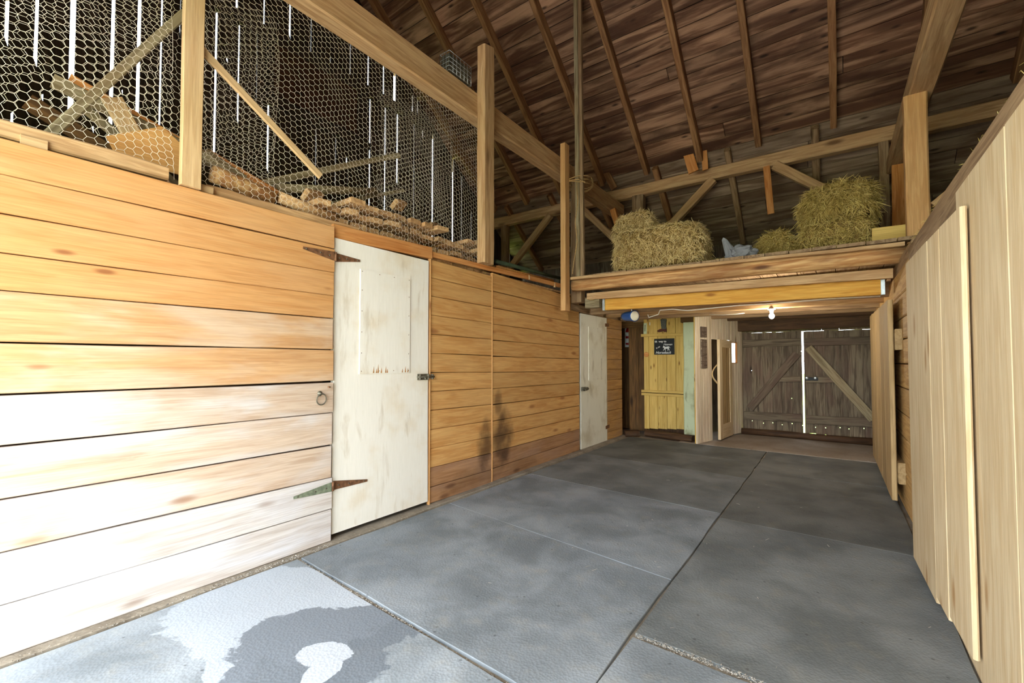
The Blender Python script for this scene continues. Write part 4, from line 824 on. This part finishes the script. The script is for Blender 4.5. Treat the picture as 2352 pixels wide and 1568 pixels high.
# ================================================================ HAY
def straw_mesh(name, parent, pts, mat, lmin, lmax, r, droop=0.4, spread=0.7, lift=1.0):
    V, F_ = [], []
    for p, nr in pts:
        t_ = Vector((R.gauss(0, 1), R.gauss(0, 1), R.gauss(0, 1) - droop)); t_ = (t_ - nr * t_.dot(nr)).normalized(); d = (t_ + nr * R.uniform(-.1, spread)).normalized()
        L = R.uniform(lmin, lmax); q = [p - d * L * .3 - nr * 0.01 * lift, p + d * L * .3 + nr * R.uniform(0, .015) * lift, p + d * L * .7 + Vector((0, 0, -L * .15 * lift)) + nr * R.uniform(-.01, .02) * lift]
        s = d.cross(nr)
        if s.length < 1e-3: continue
        s.normalize(); u_ = d.cross(s); b0 = len(V)
        for k, e in enumerate(q):
            rr = r * (1, 1, .4)[k]; V += [e + s * rr, e - s * rr * .5 + u_ * rr * .8, e - s * rr * .5 - u_ * rr * .8]
        for k in range(2):
            for j in range(3): F_.append((b0 + k * 3 + j, b0 + k * 3 + (j + 1) % 3, b0 + k * 3 + 3 + (j + 1) % 3, b0 + k * 3 + 3 + j))
    o = mesh(name, V, F_, mat, parent); o['kind'] = 'stuff'; return o
def hay(name, lo, hi, label, n, mat='straw', rough=0.03, taper=0.0, rz=0.0, shaggy=0.12):
    lo, hi = Vector(lo), Vector(hi); c = (lo + hi) / 2; h = (hi - lo) / 2; e = empty(name, (c.x, c.y, lo.z), label, 'hay')
    bm = bmesh.new(); bmesh.ops.create_cube(bm, size=2.0); bmesh.ops.subdivide_edges(bm, edges=bm.edges[:], cuts=11, use_grid_fill=True)
    for v in bm.verts:
        p = v.co.copy(); s = max(abs(p.x), abs(p.y), abs(p.z)); ln = (abs(p.x) ** 5 + abs(p.y) ** 5 + abs(p.z) ** 5) ** .2; p /= ln
        k = 1 - taper * (p.z + 1) / 2; w_ = Vector((p.x * h.x * k, p.y * h.y * k, p.z * h.z))
        nz = mnoise.noise(w_ * 5 + c * 3) * rough + mnoise.noise(w_ * 14 + c) * rough * .5; w_ += p.normalized() * nz
        if w_.z < -h.z: w_.z = -h.z
        v.co = w_
    bmesh.ops.recalc_face_normals(bm, faces=bm.faces[:]); me = bpy.data.meshes.new('bale'); bm.to_mesh(me); pts = []
    fs = [f for f in bm.faces if f.normal.z > -0.5 and f.normal.y < 0.75]; ar = [f.calc_area() for f in fs]
    for f in R.choices(fs, ar, k=n):
        vs_ = [v.co for v in f.verts]; a, b_ = R.random(), R.random(); p = vs_[0].lerp(vs_[1], a).lerp(vs_[3].lerp(vs_[2], a), b_); pts.append((c + p, f.normal.copy()))
    bm.free(); me.materials.append(M['haycore']); o = bpy.data.objects.new('bale', me); o.matrix_basis = Matrix.Translation(c); link(o, e)
    straw_mesh('straw', e, pts, M[mat], shaggy * .5, shaggy * 1.3, 0.003); return e
ZL = 2.275
hay('hay_bale', (-2.19, 5.10, ZL), (-1.17, 5.70, 2.79), 'large hay bale at the left front of the hayloft', 5200, rough=0.025)
hay('hay_bale', (-2.27, 5.30, 2.80), (-1.77, 5.72, 3.06), 'small hay bale on top of the large left bale', 2200, taper=0.25)
hay('hay_bale', (-0.24, 5.45, ZL), (0.33, 6.0, 2.625), 'lower hay bale of the right stack on the hayloft', 3200, 'straw2', 0.03)
hay('hay_bale', (-0.21, 5.50, 2.63), (0.33, 5.95, 2.97), 'shaggy upper hay bale of the right stack on the hayloft', 5200, 'straw2', 0.05, shaggy=0.17)
hay('hay_heap', (-0.72, 5.45, ZL), (-0.28, 5.9, 2.58), 'loose sloping heap of hay left of the right stack', 2600, 'straw2', 0.05, taper=0.55, shaggy=0.17)
hay('hay_heap', (-1.16, 5.35, ZL), (-0.75, 5.6, 2.325), 'thin scatter of hay between left bale and plastic bag', 700, 'straw2', 0.01, shaggy=0.12)
# loose hay along the right wall plate
pts = [(Vector((R.uniform(.46, .58), R.uniform(1.0, 4.2), 2.033)), Vector((-.3, 0, 1)).normalized()) for _ in range(600)]
o = straw_mesh('loose_hay', None, pts, 'straw2', .02, .07, 0.0009, 0.2, 0.25); tag(o, 'loose hay trailing over the top of the right wall plate', 'hay', kind='stuff')
# plastic bag
bm = bmesh.new(); bmesh.ops.create_icosphere(bm, subdivisions=4, radius=1.0)
for v in bm.verts:
    p = v.co.copy(); n1 = mnoise.noise(p * 2.2) * .25 + mnoise.noise(p * 5.5) * .12
    q = Vector((p.x * .15, p.y * .10, max(p.z, -.75) * .09)) * (1 + n1)
    if p.x < -.45 and p.z > 0.1: q += Vector((-.03, 0, .17)) * min(1, (-p.x - .45) * 2.2) * (1 - .4 * abs(p.y)); q.y *= .6
    v.co = q
me = bpy.data.meshes.new('plastic_bag'); bm.to_mesh(me); bm.free(); me.materials.append(M['bag'])
o = bpy.data.objects.new('plastic_bag', me); o.location = (-0.78, 5.22, ZL + 0.066); COL.objects.link(o); tag(o, 'crumpled grey plastic bag at the edge of the hayloft', 'bag')

# ================================================================ LAMPS, CABLE, SMALL THINGS
lb = empty('ceiling_lamp', (-0.605, 6.25, 1.85), 'bare lit bulb in a white holder under a hayloft joist', 'lamp')
lathe('lamp_holder', [(.045, 0), (.045, -.012), (.022, -.02), (.02, -.045)], 'white', lb, Matrix.Translation((-0.605, 6.25, 1.847)), 16)
lathe('bulb', [(.013, 0), (.016, -.012), (.03, -.04), (.03, -.055), (.02, -.075), (.004, -.083)], 'bulb', lb, Matrix.Translation((-0.605, 6.25, 1.803)), 16)
pd = bpy.data.lights.new('bulb_light', 'POINT'); pd.energy = 26; pd.shadow_soft_size = 0.03; pd.color = (1.0, 0.93, 0.78); po = bpy.data.objects.new('bulb_light', pd); COL.objects.link(po); po.location = (-0.605, 6.19, 1.70)
wk = empty('work_lamp', (-2.13, 5.6, 1.86), 'blue cylindrical work lamp with a round pale lens under the hayloft', 'lamp')
ax = Vector((0.80, -0.52, -0.05)).normalized(); mz = ax.to_track_quat('Z', 'Y').to_matrix().to_4x4(); mz.translation = (-2.15, 5.58, 1.79)
lathe('housing', [(.025, -.13), (.05, -.12), (.06, -.06), (.064, .02), (.07, .10), (.072, .112)], 'blue', wk, mz, 20); lathe('lens', [(.066, .108), (.06, .118), (.03, .124), (.002, .126)], 'lens', wk, mz, 20)
tube('hanger', [(-2.12, 5.58, 1.84), (-2.12, 5.58, 1.90)], 0.008, 'steel', wk, 6)
cpts = [(1545, 726), (1580, 718), (1640, 712), (1700, 706), (1760, 703), (1830, 697), (1905, 691), (1960, 688), (2022, 685)]
o = tube('cable', [wy(5.40, 1488, 722), wy(5.40, 1490, 729), wy(5.40, 1512, 722), wy(5.38, 1516, 712), wy(5.36, 1545, 710)] + [wy(5.36, u, v - 5) for u, v in cpts[1:]], 0.006, 'cable', None, 5); tag(o, 'white electric cable stapled along under the yellow beam', 'cable')
o = tube('cable', [wy(6.1, 1630, 722), wy(6.1, 1660, 723), wy(6.15, 1690, 721), wy(6.2, 1710, 719)], 0.005, 'cable', None, 5); tag(o, 'short white cable on the joist left of the lit bulb', 'cable')
jr = lathe('insulator', [(.03, 0), (.036, .006), (.036, .025), (.03, .03), (.03, .034), (.034, .04), (.034, .055), (.02, .06)], 'jar', None, Matrix.Translation((-2.50, 5.20, 1.985)), 14); tag(jr, 'pale ceramic insulator at the left end of the hayloft beams', 'insulator')

# ================================================================ CHAFF ON THE FLOOR
def chaff(label, pts, n, w_, lmin=.01, lmax=.05, r=.0016):
    P = []
    for _ in range(n):
        k = R.random() * (len(pts) - 1); i = int(k); a, b_ = Vector(pts[i]), Vector(pts[min(i + 1, len(pts) - 1)]); p = a.lerp(b_, k - i)
        P.append((p + Vector((R.gauss(0, w_), R.gauss(0, w_), R.uniform(0, .006))), Vector((R.uniform(-.3, .3), R.uniform(-.3, .3), 1)).normalized()))
    o = straw_mesh('chaff', None, P, 'chaff', lmin, lmax, r, 0, 0.1, 0.08); tag(o, label, 'chaff', kind='stuff')
chaff('pale chaff swept along the foot of the bright plank wall', [(-2.70, 0.1, -.004), (-2.705, 1.7, -.004)], 2200, .009, .004, .012, .0018)
chaff('line of chaff in the seam behind the spilled-on mat', [(-2.66, 1.455, -.008), (-2.2, 1.43, -.008), (-1.7, 1.405, -.008), (-1.2, 1.37, -.012), (-.75, 1.347, -.014)], 900, .005, .003, .009, .0016)
chaff('band of chaff in the seam at the bottom right', [(-.72, 1.93, -.005), (0.0, 1.92, -.005), (.2, 1.91, -.005)], 1300, .008, .003, .010, .0016)
chaff('few straws scattered over the aisle mats', [(-2.3, 1.0, .0), (-1.0, 3.0, .0), (-.3, 2.5, 0), (-1.5, 5.0, 0), (-.2, 4.5, 0), (-.5, 6.5, 0)], 45, .45, .012, .035, .0012)
